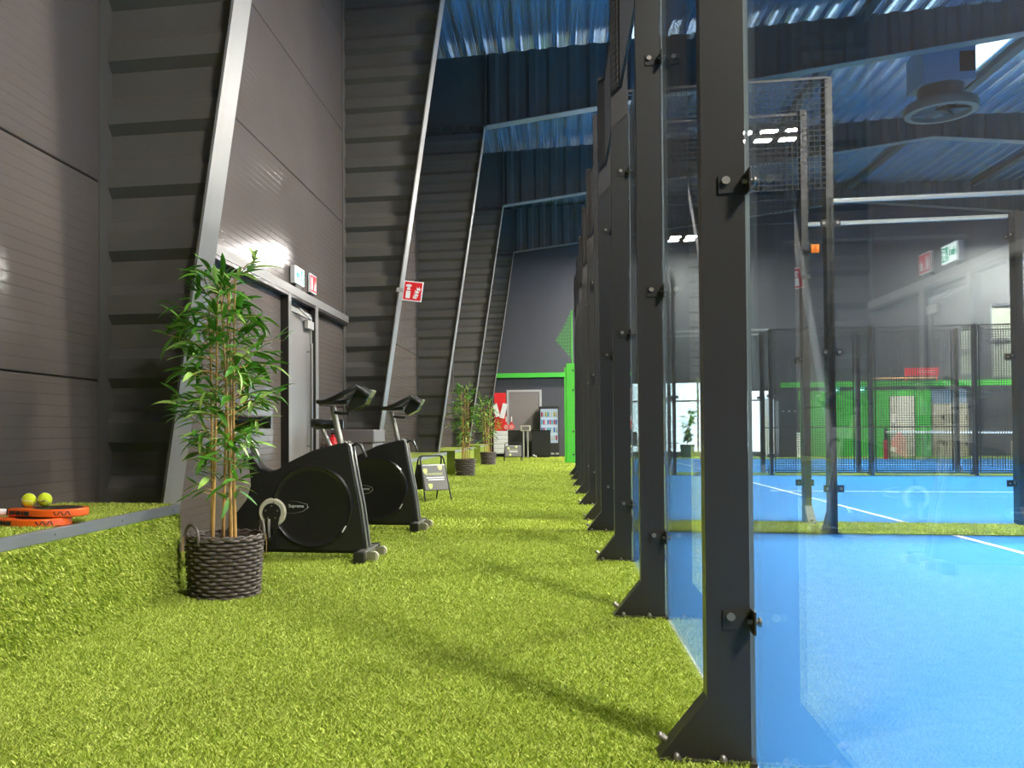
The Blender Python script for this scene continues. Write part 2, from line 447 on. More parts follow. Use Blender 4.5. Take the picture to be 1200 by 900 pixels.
def clamp_mesh(sgn):
    """angle bracket: one leg on the face of the post, one against the glass"""
    mb = MB(); y0 = -.006 if sgn < 0 else PD
    mb.box(-.075, .004, y0, y0 + .006, -.026, .026)
    y1, y2 = (-.058, 0) if sgn < 0 else (PD, PD + .058)
    mb.box(.0005, .0055, y1, y2, -.033, .033)
    ys = -.008 if sgn < 0 else PD + .008
    mb.cyl((-.055, y0 - .002 if sgn < 0 else y0 + .002, .010), (-.055, ys - .008 * (1 if sgn < 0 else -1), .010), .012, 12, 1)
    yb = (y1 + y2) / 2
    mb.cyl((-.012, yb, 0), (.024, yb, 0), .007, 10, 1); mb.cyl((.018, yb, 0), (.024, yb, 0), .014, 12, 1)
    return mb.mesh('glass_clamp', [M_POST, M_BOLT])
CLM = {-1: clamp_mesh(-1), 1: clamp_mesh(1)}
def add_post(par, loc, rz, H, m=None, mirror=False, clamps=(.42, 1.69, 2.90), sides=(-1, 1)):
    m = m or M_POST
    if (H, m) not in POSTM: POSTM[(H, m)] = post_meshes(H, m, 'post')
    p = link('post', POSTM[(H, m)], par, loc); p.rotation_euler = (0, 0, rz)
    if mirror: p.scale = (1, 1, 1)
    link('gusset', GUSM[m], p); link('anchor_bolt', BOLTM, p)['kind'] = 'stuff'
    for z in clamps:
        for s_ in sides: link('glass_clamp', CLM[s_], p, (0, 0, z))
    return p
def glass_pane(w, h):
    mb = MB(); v = [(x, y, z) for z in (0.0, h) for y in (0, .010) for x in (0, w)]
    mb.add(v, [(0, 1, 5, 4), (3, 2, 6, 7)], 0); mb.add(v, [(2, 0, 4, 6), (1, 3, 7, 5), (4, 5, 7, 6), (0, 2, 3, 1)], 1)
    return mb.mesh('glass_panel', [M_GLASS, M_GEDGE])
G_ROW = glass_pane(1.988, GT_ROW - .01)
mw = wire_mesh(1.93, ROWH - MB_ROW)
ROWMESH = mw.mesh('mesh_panel', M_WIRE)
fr_ = MB()
for z in (0, ROWH - MB_ROW - .02): fr_.box(0, 1.938, -.01, .01, z, z + .02)
ROWFRAME = fr_.mesh('mesh_frame', M_POST)
def row_wall(y, label, npost=6, first=0, green_from=99):
    t = thing('court_glass_wall', label, 'glass wall', (XG, y, 0), group='rear walls of the courts')
    for i in range(first, npost):
        add_post(t, (0, 2 * i - (PD if i == 5 else 0), 0), 0, ROWH, M_POSTG if i >= green_from else M_POST,
                 sides=(-1,) if i == 5 else ((1,) if i == 0 else (-1, 1)))
        if i < npost - 1:
            g = link('glass_panel', G_ROW, t, (.0165, 2 * i + .030, .002)); g.rotation_euler = (0, 0, PI / 2)
            q = link('mesh_panel', ROWMESH, t, (-.05, 2 * i + PD + .002, MB_ROW)); q.rotation_euler = (0, 0, PI / 2); q['kind'] = 'stuff'
            q2 = link('mesh_frame', ROWFRAME, q)
    return t
row_wall(C1, 'nearest court rear glass wall with black posts beside the turf corridor')
row_wall(C2, 'middle court rear glass wall with black posts along the corridor')
# the wide green end post
gp = thing('green_post', 'thick bright green post standing past the far end of the glass wall', 'post', (XG - .01, 26.9, 0))
MB().box(-.20, .16, 0, .16, .012, 3.02).obj('shaft', M_POSTG, gp, bevel=.008)
MB().box(-.26, -.20, .02, .14, .012, 2.9).obj('side_fin', M_POSTG, gp)
MB().box(-.30, .2, -.05, .21, 0, .012).obj('base_plate', M_POSTG, gp)
b = MB()
for z in (.25, .95, 2.2, 2.8): b.cyl((.0, -.012, z), (.0, 0, z), .03, 10)
b.obj('bolt', M_BLACK, gp)['kind'] = 'stuff'
nn = MB()
for i in range(13):
    f = i / 12; a = Vector((XG - .50 + .45 * f, 27.06, 3.8 + .85 * f - .1 * math.sin(f * PI))); bq = Vector((XG - .50 + .45 * f, 27.06 + .02 * math.sin(i), 3.72 - .55 * f))
    nn.tube([a, (a + bq) / 2 + Vector((.0, .03 * math.sin(i * 2), 0)), bq], .006, 5)
for i in range(14):
    f = i / 13; z = 3.2 + 1.4 * f; x0 = XG - .50 + .45 * max((z - 3.8) / .85, (3.72 - z) / .55, 0)
    if x0 < XG - .03: nn.tube([(x0, 27.06, z), ((x0 + XG - .03) / 2, 27.09, z - .02), (XG - .03, 27.06, z)], .006, 5)
nn.cyl((XG - .03, 27.06, 3.0), (XG - .03, 27.06, 4.66), .02, 8)
nn.obj('ball_stop_net', M_POSTG, None, label='green netting bunched above the thick green post', cat='net')

# side walls, perpendicular to the corridor
SGT, SH = 3.13, 4.28
G_SIDE = glass_pane(1.988, SGT - .01)
SMESH = wire_mesh(1.93, SH - SGT - .1).mesh('mesh_panel', M_WIRE)
f2 = MB()
for z in (SH - SGT - .12,): f2.box(0, 1.938, -.01, .01, z, z + .02)
SFRAME = f2.mesh('mesh_frame', M_POST)
BMESH = wire_mesh(1.90, SGT - .06).mesh('mesh_panel', M_WIRE)
f3 = MB()
for z in (0, .95, SGT - .09): f3.box(0, 1.90, -.014, .014, z, z + .03)
for x in (0, 1.875): f3.box(x, x + .025, -.014, .014, 0, SGT - .06)
BFRAME = f3.mesh('mesh_frame', M_POST)
RAILM = MB().box(0, 1.94, .03, .07, 0, .035).mesh('top_rail', M_ALU)
def side_wall(y, out, label, npan, skip=()):
    """out = +1 when the posts stand on the +y side of the glass"""
    t = thing('court_side_wall', label, 'fence', (XG, y, 0), group='side walls of the courts')
    rz = -PI / 2 if out > 0 else PI / 2
    for i in range(1, npan + 1):
        H = SH if i == 1 else SGT
        # post local -x points away from the court
        x = 2.0 * i
        p = add_post(t, (x + (PD / 2 if out < 0 else -PD / 2), 0, 0), rz, H, clamps=(.42, 1.69, 2.9) if i < 3 else ())
    for i in range(npan):
        if i in skip: continue
        x = 2.0 * i + .006
        if i < 2:
            link('glass_panel', G_SIDE, t, (x, -.018 if out > 0 else .006, .012))
            if i == 0:
                q = link('mesh_panel', SMESH, t, (x + .05, 0, SGT + .1)); q['kind'] = 'stuff'; link('mesh_frame', SFRAME, q)
            else:
                link('top_rail', RAILM, t, (x + .03, 0, SGT - .03))
        else:
            q = link('mesh_panel', BMESH, t, (x + .045, .0, .05)); q['kind'] = 'stuff'; link('mesh_frame', BFRAME, q)
    return t
side_wall(C1 + 10, 1, 'near court side wall of glass and mesh before the first turf strip', 4)
side_wall(C2, -1, 'middle court side wall of glass and mesh just past the first turf strip', 5)
side_wall(C2 + 10, 1, 'middle court far side fence, glass then black mesh', 7)
side_wall(C3, -1, 'farthest court near side fence of glass and black mesh', 7)

# nets
def net(y0, label):
    t = thing('court_net', label, 'net', (XG + 10, y0, 0), group='padel nets')
    mb = MB(); r = .0022
    for i in range(0, 192): yy = .20 + i * .05; mb.box(-r, r, yy - r, yy + r, .03, .88)
    for i in range(17): z = .05 + i * .05; mb.box(-r, r, .20, 9.80, z - r, z + r)
    q = mb.obj('netting', M_WIRE, t); q['kind'] = 'stuff'
    MB().box(-.012, .012, .18, 9.82, .85, .91).obj('white_band', M_LINE, t)
    for yy in (.18, 9.82):
        MB().lathe([(.0, 0), (.07, 0), (.07, .62), (.0, .62)], (0, yy, 0), seg=16).obj('red_pad', M_RED, t, 40)
        MB().lathe([(.0, .62), (.05, .62), (.05, .98), (.04, 1.0), (0, 1.0)], (0, yy, 0), seg=14).obj('net_post', M_BLACK, t, 40)
    return t
net(C3, 'white banded court net with red padded post, far court')
net(C2, 'white banded net of the middle court, right of the frame')

# ------------------------------------------------------------------ lamps
lamp_h = MB().box(-.19, .19, -.14, .14, 0, .07)
for i in range(7): lamp_h.box(-.16 + i * .05, -.155 + i * .05, -.12, .12, .07, .11)
LAMP_H = lamp_h.mesh('lamp_housing', M_BLACK)
LAMP_L = MB().box(-.16, .16, -.11, .11, -.008, 0).mesh('led_panel', M_LED)
def bank(x, y, z, label):
    t = thing('floodlight_bank', label, 'floodlight', (x, y, z), group='LED floodlight banks')
    b = MB()
    for yy in (-.28, .28): b.box(-.78, .78, yy - .02, yy + .02, .11, .15)
    for xx in (-.6, .6):
        b.box(xx - .02, xx + .02, -.30, .30, .15, .19)
        b.cyl((xx, 0, .18), (xx, 0, deck_z(x + xx) - z - .002), .010, 8)
    b.obj('bracket', M_WEB, t)['kind'] = 'stuff'
    for yy in (-.28, .28):
        for xx in (-.52, 0, .52):
            h = link('lamp', LAMP_H, t, (xx, yy, 0)); link('led_panel', LAMP_L, h)
for y, n in ((-1.81, 'just behind the camera'), (9.14, 'over the first turf strip'), (20.1, 'over the second turf strip'), (31.0, 'before the end wall')):
    bank(4.62, y, 7.42 if y < 30 else 7.55, 'six LED floodlights in a bank nearer the corridor, ' + n)
    bank(16.1, y, 7.42, 'six LED floodlights across the courts, ' + n)

# ------------------------------------------------------------------ turf pile (blades)
def blades(name, P, N, h0, h1, w, lean, label, seed, parent=None, con=1.):
    r = np.random.default_rng(seed); n = len(P)
    up_ = np.array(N, float)
    t1 = np.cross(up_, [0.31, .2, .93]); t1 /= np.linalg.norm(t1); t2 = np.cross(up_, t1)
    a = r.uniform(0, 2 * PI, n); d = np.cos(a)[:, None] * t1 + np.sin(a)[:, None] * t2
    b = r.uniform(0, 2 * PI, n); e = np.cos(b)[:, None] * t1 + np.sin(b)[:, None] * t2
    h = r.uniform(h0, h1, n)[:, None]; ww = (w * r.uniform(.7, 1.3, n))[:, None]
    ln = (lean * r.uniform(.3, 1.4, n))[:, None]
    P = np.asarray(P); v = np.empty((n, 4, 3))
    v[:, 0] = P - d * ww; v[:, 1] = P + d * ww
    v[:, 2] = P + d * ww * .7 + up_ * h * .6 + e * ln * h * .4
    v[:, 3] = P - d * ww * .2 + up_ * h + e * ln * h
    if abs(N[2]) < .5: v[:, 3, 2] -= h[:, 0] * .45; v[:, 2, 2] -= h[:, 0] * .12
    me = bpy.data.meshes.new(name); me.vertices.add(n * 4); me.vertices.foreach_set('co', v.ravel())
    me.loops.add(n * 4); me.loops.foreach_set('vertex_index', np.arange(n * 4, dtype=np.int32))
    me.polygons.add(n); me.polygons.foreach_set('loop_start', np.arange(0, n * 4, 4, dtype=np.int32))
    me.update(calc_edges=True)
    c0, c1, c2 = np.array((.18, .27, .016)), np.array((.385, .48, .040)), np.array((.74, .79, .21))
    u = .5 + con * (r.uniform(0, 1, n)[:, None] - .5)
    cc = np.where(u < .5, c0 + (c1 - c0) * (u * 2), c1 + (c2 - c1) * (u * 2 - 1))
    ca = np.ones((n, 4, 4)); ca[:, :, :3] = cc[:, None, :]
    at = me.attributes.new('tint', 'FLOAT_COLOR', 'POINT'); at.data.foreach_set('color', ca.ravel())
    me.materials.append(M_BLADE)
    o = link(name, me, parent); tag(o, label if parent is None else None, 'grass' if parent is None else None, kind='stuff'); return o
Ps = []
for (ya, yb, dens) in ((.9, 1.6, 14000), (1.6, 3.2, 48000), (3.2, 5, 30000), (5, 8, 12000), (8, 14, 4500), (14, 33.3, 1600)):
    n = int((yb - ya) * (XG - (PE if yb <= 5 else W)) * dens)
    x = rng.uniform(PE if yb <= 5 else W + .02, XG - .01, n); y = rng.uniform(ya, yb, n)
    keep = x > -.70 * y - .6
    for ba, bb in ((13.0, 18.1), (19.6, 24.3), (26.4, 30.2)): keep &= ~((x < PE + .01) & (y > ba) & (y < bb))
    Ps.append(np.stack([x[keep], y[keep], np.zeros(keep.sum())], 1))
near = Ps[0], Ps[1], Ps[2]
blades('turf_pile', np.concatenate(near), (0, 0, 1), .009, .019, .0014, .9, 'bright green artificial turf covering the corridor close to the camera', 3)
blades('turf_pile', Ps[3], (0, 0, 1), .010, .020, .0022, .9, 'bright green artificial turf around the exercise bikes', 4, con=.85)
blades('turf_pile', np.concatenate(Ps[4:]), (0, 0, 1), .012, .024, .004, .9, 'bright green artificial turf in the far part of the corridor', 5, con=.55)
n = 46000; P = np.stack([rng.uniform(W + .03, PE - .03, n), rng.uniform(1.4, PEND, n), np.full(n, PZ - .008)], 1)
blades('turf_pile', P, (0, 0, 1), .012, .024, .002, .9, 'green turf on top of the bench under the rackets', 6)
n = 46000; P = np.stack([np.full(n, PE - .002), rng.uniform(1.4, PEND, n), rng.uniform(.005, PZ - .055, n)], 1)
blades('turf_pile', P, (1, 0, 0), .012, .022, .002, .8, 'green turf on the upright front of the near bench', 7)

n = 34000; P = np.stack([rng.uniform(XG + .03, 6.6, n), rng.uniform(C1 + 10.01, C2 - .01, n), np.full(n, .008)], 1)
blades('turf_pile', P, (0, 0, 1), .012, .024, .004, .9, 'green turf strip between the near court and the middle court', 8, con=.7)
n = 16000; P = np.stack([rng.uniform(XG + .03, 11.5, n), rng.uniform(C2 + 10.01, C3 - .01, n), np.full(n, .008)], 1)
blades('turf_pile', P, (0, 0, 1), .012, .024, .006, .9, 'green turf strip between the middle court and the far court', 9, con=.6)

# ------------------------------------------------------------------ door bay on the left wall
XF = -2.92
db = thing('door_frame', 'grey steel door framing with long lintel on the left wall', 'door frame')
MB().box(W + .001, XF, F1 + FW + .01, F1 + S - .02, 2.535, 2.635).obj('lintel', M_FLANGE, db, bevel=.004)
for ya, yb in ((9.36, 9.46), (10.47, 10.60)):
    MB().box(W + .001, XF, ya, yb, 0, 2.535).obj('upright', M_FLANGE, db, bevel=.004)
    MB().box(W + .001, XF - .004, ya - .006, ya - .001, 0, 2.535).obj('upright_side', M_POST, db)
MB().box(W + .002, XF - .004, F1 + FW + .01, F1 + S - .02, 2.50, 2.534).obj('soffit', M_POST, db)
d1 = thing('door_1', 'grey steel door with closer and long pull handle behind the bikes', 'door', kind='structure')
MB().box(W + .004, W + .035, 9.47, 10.46, .01, 2.36).obj('leaf', M_DOORGREY, d1, bevel=.004)
MB().box(W + .036, W + .05, 9.47, 9.53, .0, 2.42).obj('jamb', M_ALU, d1); MB().box(W + .036, W + .05, 10.40, 10.46, .0, 2.42).obj('jamb', M_ALU, d1)
MB().box(W + .036, W + .05, 9.47, 10.46, 2.36, 2.42).obj('head', M_ALU, d1)
MB().box(W + .05, W + .10, 10.12, 10.38, 2.22, 2.32).obj('closer', M_ALU, d1, bevel=.006)
MB().obox((W + .11, 9.98, 2.37), (1, 0, 0), (0, 1, -.12), (0, .12, 1), .008, .24, .012).obj('closer_arm', M_ALU, d1)
h = MB(); h.cyl((W + .095, 10.28, .7), (W + .095, 10.28, 2.05), .016, 10)
for z in (.8, 1.95): h.cyl((W + .035, 10.28, z), (W + .095, 10.28, z), .010, 8)
h.obj('pull_handle', M_CHROME, d1, 40)
# light switch of the bay
MB().box(W, W + .03, 11.55, 11.63, 1.05, 1.16).obj('switch_box', M_WHITE, None, label='small white switch box on the wall past the grey door', cat='switch')

# exit sign
es = thing('exit_sign', 'lit white and green exit sign above the grey door', 'sign', (-2.965, 9.86, 2.80))
MB().box(-.035, .022, -.18, .18, -.10, .10).obj('housing', M_WHITE, es)
MB().box(.022, .026, -.175, .175, -.095, .095).obj('face', M_EXIT, es)
MB().box(.026, .029, .02, .17, -.075, .075).obj('green_field', M_EXITG, es)
g = MB()
g.sphere((.031, .115, .045), .014, 8, 6)
g.prism([(.12, .03), (.085, .02), (.07, -.02), (.085, -.022), (.10, .0), (.095, -.03), (.06, -.065), (.075, -.068), (.11, -.035), (.145, -.06), (.152, -.05), (.125, -.02), (.125, .0), (.155, .005), (.155, .018), (.13, .02)], 'x', .029, .032)
g.obj('running_figure', M_EXIT, es)['kind'] = 'stuff'
MB().prism([(-.02, .03), (-.12, .03), (-.12, .05), (-.16, .0), (-.12, -.05), (-.12, -.03), (-.02, -.03)], 'x', .026, .029).obj('arrow', M_EXITG, es)
MB().box(-.045, .01, -.12, .10, -.158, -.10).obj('mount', M_BLACK, es)
# wall fire sign
fs_ = thing('fire_sign', 'small red fire hose sign above the grey door, right of the exit sign', 'sign', (-2.985, 10.58, 2.83))
MB().box(-.02, .004, -.15, .15, -.115, .115).obj('plate', M_WHITE, fs_)
MB().box(.004, .007, -.135, .135, -.10, .10).obj('red_field', M_RED, fs_)
g = MB(); g.box(.007, .010, -.115, -.035, -.085, .03); g.prism([(-.11, .035), (-.04, .035), (-.05, .07), (-.09, .075)], 'x', .007, .010)
for k in range(5): g.prism([(.02 + k * .018, -.08), (.035 + k * .018, -.08), (.06 + k * .014, .02 + .03 * (k % 2)), (.045 + k * .012, -.01)], 'x', .007, .010)
g.obj('pictogram', M_WHITE, fs_)['kind'] = 'stuff'
MB().box(-.02, .03, -.22, -.17, -.19, -.14).obj('bell', M_BLACK, fs_)
# extinguisher by the door
ex = thing('fire_extinguisher', 'red fire extinguisher on the wall behind the first bike', 'extinguisher', (-2.86, 11.05, .42))
MB().lathe([(0, 0), (.075, 0), (.082, .02), (.082, .40), (.06, .46), (.025, .49), (.025, .52), (0, .52)], (0, 0, 0), seg=20).obj('cylinder', M_RED, ex, 40)
g = MB(); g.box(-.02, .06, -.012, .012, .52, .545); g.box(-.02, .08, -.010, .010, .56, .575); g.obj('valve', M_BLACK, ex)
MB().box(.062, .084, -.05, .05, .16, .34).obj('paper_label', M_WHITE, ex)
MB().tube([(.03, 0, .53), (.11, .03, .48), (.10, .05, .2), (.09, .05, .1)], .010, 8).obj('hose', M_RUBBER, ex, 40)
MB().box(-.155, -.08, -.04, .04, .1, .35).obj('wall_bracket', M_BLACK, ex)
# flag sign on the second column
sg = thing('extinguisher_sign', 'red fire extinguisher sign tilted on the leaning grey column', 'sign', (-1.985, F1 + S - .012, 2.97))
sg.rotation_euler = (0, math.radians(8), 0)
MB().box(-.142, .142, -.004, .004, -.142, .142).obj('plate', M_WHITE, sg, bevel=.003)
MB().box(-.127, .127, -.0065, -.004, -.127, .127).obj('red_field', M_RED, sg)
g = MB(); R_ = (-.009, -.0065); MB().box(-.24, -.08, .004, .012, -.03, .03).obj('bracket', M_ALU, sg)
g.prism([(-.095, -.105), (-.03, -.105), (-.03, .0), (-.095, .0)], 'y', *R_)
g.prism([(-.088, .012), (-.037, .012), (-.042, .045), (-.055, .055), (-.075, .055), (-.085, .045)], 'y', *R_)
g.prism([(-.105, .06), (-.03, .06), (-.025, .085), (-.055, .095), (-.09, .092), (-.108, .08)], 'y', *R_)
for px, pz in ((.015, -.10), (.03, -.065), (.035, -.02), (.055, .02)):
    g.prism([(px, pz), (px + .05, pz - .005), (px + .065, pz + .03), (px + .045, pz + .015), (px + .035, pz + .05), (px + .02, pz + .02), (px - .002, pz + .045)], 'y', *R_)
g.obj('pictogram', M_WHITE, sg)['kind'] = 'stuff'
# storage bin
M_BIN = mat('bin_grey', (.16, .14, .145), .5, var=.06, scale=3)
sb_ = thing('storage_bin', 'grey lidded storage box on the floor against the second steel column', 'storage box', (-2.67, 11.62, 0))
MB().box(-.32, .30, -.35, .35, 0, .82).obj('body', M_BIN, sb_, bevel=.012)
MB().box(-.33, .32, -.37, .37, .826, 1.0).obj('lid', M_BIN, sb_, bevel=.015)
MB().box(.30, .325, -.12, .12, .70, .74).obj('handle', M_BLACK, sb_)

# ------------------------------------------------------------------ exercise bikes
def sample_curve(pts, n=5):
    out = []; m = len(pts)
    for i in range(m):
        p0, p1, p2, p3 = [Vector(pts[(i + d) % m]).to_3d() for d in (-1, 0, 1, 2)]
        for j in range(n):
            t = j / n
            q = .5 * ((2 * p1) + (p2 - p0) * t + (2 * p0 - 5 * p1 + 4 * p2 - p3) * t * t + (3 * p1 - p0 - 3 * p2 + p3) * t ** 3)
            out.append((q.x, q.y))
    return out
def bike(loc, label):
    # local x: forward (+X of the hall), z up, near side = -y
    t = thing('exercise_bike', label, 'exercise bike', loc, group='exercise bikes')
    top = [(-.13, .895), (-.22, .882), (-.42, .83), (-.59, .75), (-.70, .685), (-.76, .672), (-.83, .70), (-.885, .775)]
    rear = [(-.905, .805), (-.935, .80), (-.94, .77), (-.925, .67), (-.915, .56), (-.95, .45), (-1.04, .34), (-1.12, .20), (-1.16, .09), (-1.15, .065)]
    front = [(-.02, .055), (.005, .07), (-.02, .25), (-.045, .42), (-.085, .62), (-.125, .86)]
    poly = top + rear + front
    hw = .068
    body = MB(); body.prism(poly, 'y', -hw, hw)
    bo = body.obj('body_shell', M_BLACK, t, 35, bevel=.022)
    # silver edge along the front
    st = MB(); fr = [(.004, .075), (-.018, .25), (-.042, .42), (-.083, .62), (-.124, .87), (-.17, .90)]
    for s_ in (-1, 1): st.tube([(x + .004, s_ * (hw - .012), z) for x, z in fr], .008, 6)
    st.obj('edge_strip', M_CHROME, bo, 40)
    # flywheel cover
    fc = (-.42, .405)
    for s_ in (-1, 1):
        c = MB(); prof = [(.325, hw - .012), (.322, hw + .012), (.305, hw + .020), (.288, hw + .010), (.27, hw + .004), (.0, hw + .006)]
        c.lathe([(r, s_ * h_) for r, h_ in prof], (fc[0], 0, fc[1]), 'y', 56)
        q = c.obj('flywheel_cover', M_BLACKG, bo, 50)
    # crank ring and crank
    for s_ in (-1, 1):
        cc = (-.735, .355)
        c = MB(); c.lathe([(.112, s_ * (hw)), (.110, s_ * (hw + .016)), (.098, s_ * (hw + .024)), (.078, s_ * (hw + .018)), (.0, s_ * (hw + .016))], (cc[0], 0, cc[1]), 'y', 40)
        c.obj('crank_ring', M_CREAM, t, 50)
        c = MB(); yk = s_ * (hw + .03)
        a = [(cc[0] + .072 * math.cos(x), cc[1] + .072 * math.sin(x)) for x in np.linspace(-.55, PI + .75, 22)]
        sgn = -1 if s_ < 0 else 1
        a += [(cc[0] - .052, cc[1] - .08), (cc[0] - .045, cc[1] - .125), (cc[0] + .045, cc[1] - .125)]
        if s_ > 0: a = [(2 * cc[0] - x, 2 * cc[1] - z) for x, z in a]
        c.prism(a, 'y', min(yk, yk - s_ * .016), max(yk, yk - s_ * .016))
        sp = c.obj('crank_cover', M_BLACK, t)
        c = MB()
        for k in range(5):
            an = PI / 2 + k * 2 * PI / 5; c.cyl((cc[0] + .05 * math.cos(an), yk, cc[1] + .05 * math.sin(an)), (cc[0] + .05 * math.cos(an), yk + s_ * .006, cc[1] + .05 * math.sin(an)), .008, 8)
        c.obj('bolt', M_BOLT, sp)['kind'] = 'stuff'
        dz = -1 if s_ < 0 else 1
        ya = s_ * (hw + .05)
        c = MB(); c.tube([(cc[0] - .02, yk, cc[1] + dz * .05), (cc[0] - .015, ya, cc[1] + dz * .13), (cc[0] - .01, ya, cc[1] + dz * .19)], [.013, .012, .012], 8)
        c.obj('crank_arm', M_CHROME, t, 40)
        pd = thing_child('pedal', t, (cc[0] - .02, ya + s_ * .05, cc[1] + dz * .195))
        MB().box(-.05, .05, -.035, .035, -.012, .012).obj('platform', M_BLACK, pd, bevel=.004)
        MB().cyl((0, -s_ * .055, 0), (0, s_ * .03, 0), .009, 8).obj('spindle', M_CHROME, pd)
        cg = MB(); cg.tube([(.05 * 1, s_ * .03, .0), (.075, s_ * .03, .045), (.06, s_ * .0, .075), (.075, -s_ * .03, .045), (.05, -s_ * .03, 0)], .008, 6)
        cg.tube([(-.03, s_ * .035, -.01), (-.045, s_ * .0, -.085), (.0, -s_ * .0, -.10), (.05, -s_ * .035, -.06), (.03, -s_ * .035, -.01)], .007, 6)
        cg.obj('toe_cage', M_BLACKG, pd, 40)
    # lettering and swoosh on the near side
    me = LOGO.copy() if False else LOGO
    lo = link('logo_lettering', me, bo); lo.matrix_local = Matrix.Translation((-.545, -hw - .0075, .405)) @ FACE_MY
    sw = MB(); sw.tube([(-.60, -hw - .008, .445), (-.54, -hw - .008, .44), (-.46, -hw - .008, .42), (-.452, -hw - .008, .395), (-.49, -hw - .008, .365), (-.56, -hw - .008, .35), (-.62, -hw - .008, .352)], [.001, .0018, .003, .0035, .003, .0018, .001], 6)
    sw.obj('logo_swoosh', M_CHROME, bo)
    sk = MB(); sk.obox((-.165, -hw - .022, .235), (.5, 0, .87), (0, 1, 0), (-.87, 0, .5), .028, .002, .005); sk.obj('sticker', M_WHITE, bo)
    # head post, handlebar
    hp = MB(); hp.tube([(-.205, 0, .86), (-.275, 0, 1.17)], [.026, .024], 12); hp.obj('head_post', M_CHROME, t, 40)
    hb = MB()
    for s_ in (-1, 1):
        hb.tube([(-.38, s_ * .02, 1.205), (-.30, s_ * .10, 1.205), (-.20, s_ * .17, 1.235), (-.10, s_ * .18, 1.285), (-.055, s_ * .16, 1.315), (-.02, s_ * .14, 1.29)], [.018, .019, .019, .018, .018, .016], 8)
    hb.tube([(-.38, -.03, 1.205), (-.385, 0, 1.205), (-.38, .03, 1.205)], .019, 8)
    hb.box(-.36, -.15, -.05, .05, 1.185, 1.215)
    hbo = hb.obj('handlebar', M_BLACK, t, 45)
    c = MB(); c.prism([(-.14, 1.17), (-.10, 1.13), (.0, 1.18), (.03, 1.245), (-.03, 1.32), (-.065, 1.31)], 'y', -.085, .085)
    co = c.obj('console', M_BLACKG, hbo, bevel=.01)
    MB().obox((.035, 0, 1.262), (.5, 0, .86), (0, 1, 0), (-.86, 0, .5), .032, .07, .008).obj('bottle_holder', M_CHROME, co, bevel=.004)
    for s_ in (-1, 1): MB().tube([(-.02, s_ * .14, 1.295), (.0, s_ * .12, 1.27), (.03, s_ * .10, 1.25)], .017, 8).obj('grip', M_RUBBER, hbo, 40)
    c = MB(); c.tube([(-.24, 0, 1.13), (-.235, -.07, 1.12), (-.20, -.075, 1.115), (-.12, -.075, 1.108)], [.012, .012, .012, .011], 8); c.obj('adjusting_lever', M_BLACK, t, 40)
    # brake lever in front
    c = MB(); c.tube([(-.13, 0, .86), (-.085, 0, .885), (-.055, 0, .87), (-.01, 0, .78)], [.012, .014, .013, .009], 8); c.obj('brake_lever', M_BLACK, t, 40)
    # seat post and saddle
    c = MB(); c.tube([(-.885, 0, .78), (-.985, 0, 1.0)], [.026, .024], 12); sp2 = c.obj('seat_post', M_CHROME, t, 40)
    MB().box(-1.06, -.88, -.016, .016, .995, 1.025).obj('seat_slider', M_CHROME, sp2)
    c = MB()
    out = []
    for x, w_ in ((.18, .018), (.15, .03), (.08, .04), (0, .065), (-.06, .095), (-.10, .10), (-.13, .07)): out.append((x, w_))
    for dz, k_ in ((.0, .55), (.03, 1.0), (.06, .92), (.075, .6)):
        pass
    secs = [(.19, .016), (.15, .03), (.08, .042), (.0, .07), (-.06, .10), (-.10, .105), (-.135, .06)]
    vs = []; fs = []
    for x, w_ in secs:
        for k in range(10):
            an = 2 * PI * k / 10; vs.append((-.96 + x, w_ * math.cos(an), 1.055 + (.042 if math.sin(an) > 0 else .055) * math.sin(an) + (.012 if x < -.03 else 0)))
    for i in range(len(secs) - 1):
        for k in range(10): l = (k + 1) % 10; fs.append((i * 10 + k, i * 10 + l, (i + 1) * 10 + l, (i + 1) * 10 + k))
    fs += [tuple(range(9, -1, -1)), tuple((len(secs) - 1) * 10 + k for k in range(10))]
    c.add(vs, fs); c.obj('saddle', M_BLACKG, t, 60)
    c = MB(); c.tube([(-.92, -.02, .80), (-.96, -.06, .78), (-.97, -.06, .70)], .011, 8); c.tube([(-.92, -.1, .80), (-.92, .0, .80)], .012, 8); c.obj('seat_knob', M_BLACK, t, 40)
    # stabiliser feet and transport wheels
    for x in (-.005, -1.08):
        f = MB(); f.box(x - .035, x + .035, -.27, .27, .028, .085); ft = f.obj('foot_bar', M_CHROME, t, bevel=.006)
        for s_ in (-1, 1): MB().box(x - .04, x + .04, s_ * .27 - .035, s_ * .27 + .035, 0.0, .088).obj('end_cap', M_BLACK, ft, bevel=.006)
        if x > -.5:
            for s_ in (-1, 1):
                q = MB(); q.cyl((x + .085, s_ * .16 - .014, .045), (x + .085, s_ * .16 + .014, .045), .036, 18); q.obj('wheel', M_CREAM, ft, 40)
                q = MB(); q.box(x + .02, x + .10, s_ * .16 - .022, s_ * .16 - .016, .02, .075); q.box(x + .02, x + .10, s_ * .16 + .016, s_ * .16 + .022, .02, .075); q.obj('wheel_fork', M_CHROME, ft)
    MB().box(-1.06, -.04, -.04, .04, .045, .085).obj('base_beam', M_BLACK, t)
    return t
def thing_child(name, parent, loc):
    o = link(name, None, parent, loc); o.empty_display_size = .03; return o
LOGO = text_mesh('Supreme', .034, M_WHITE)
bike((-1.42, 6.55, 0), 'black exercise bike standing behind the large potted bamboo')
bike((-1.34, 8.58, 0), 'black exercise bike farther from the camera, next to the sign board')

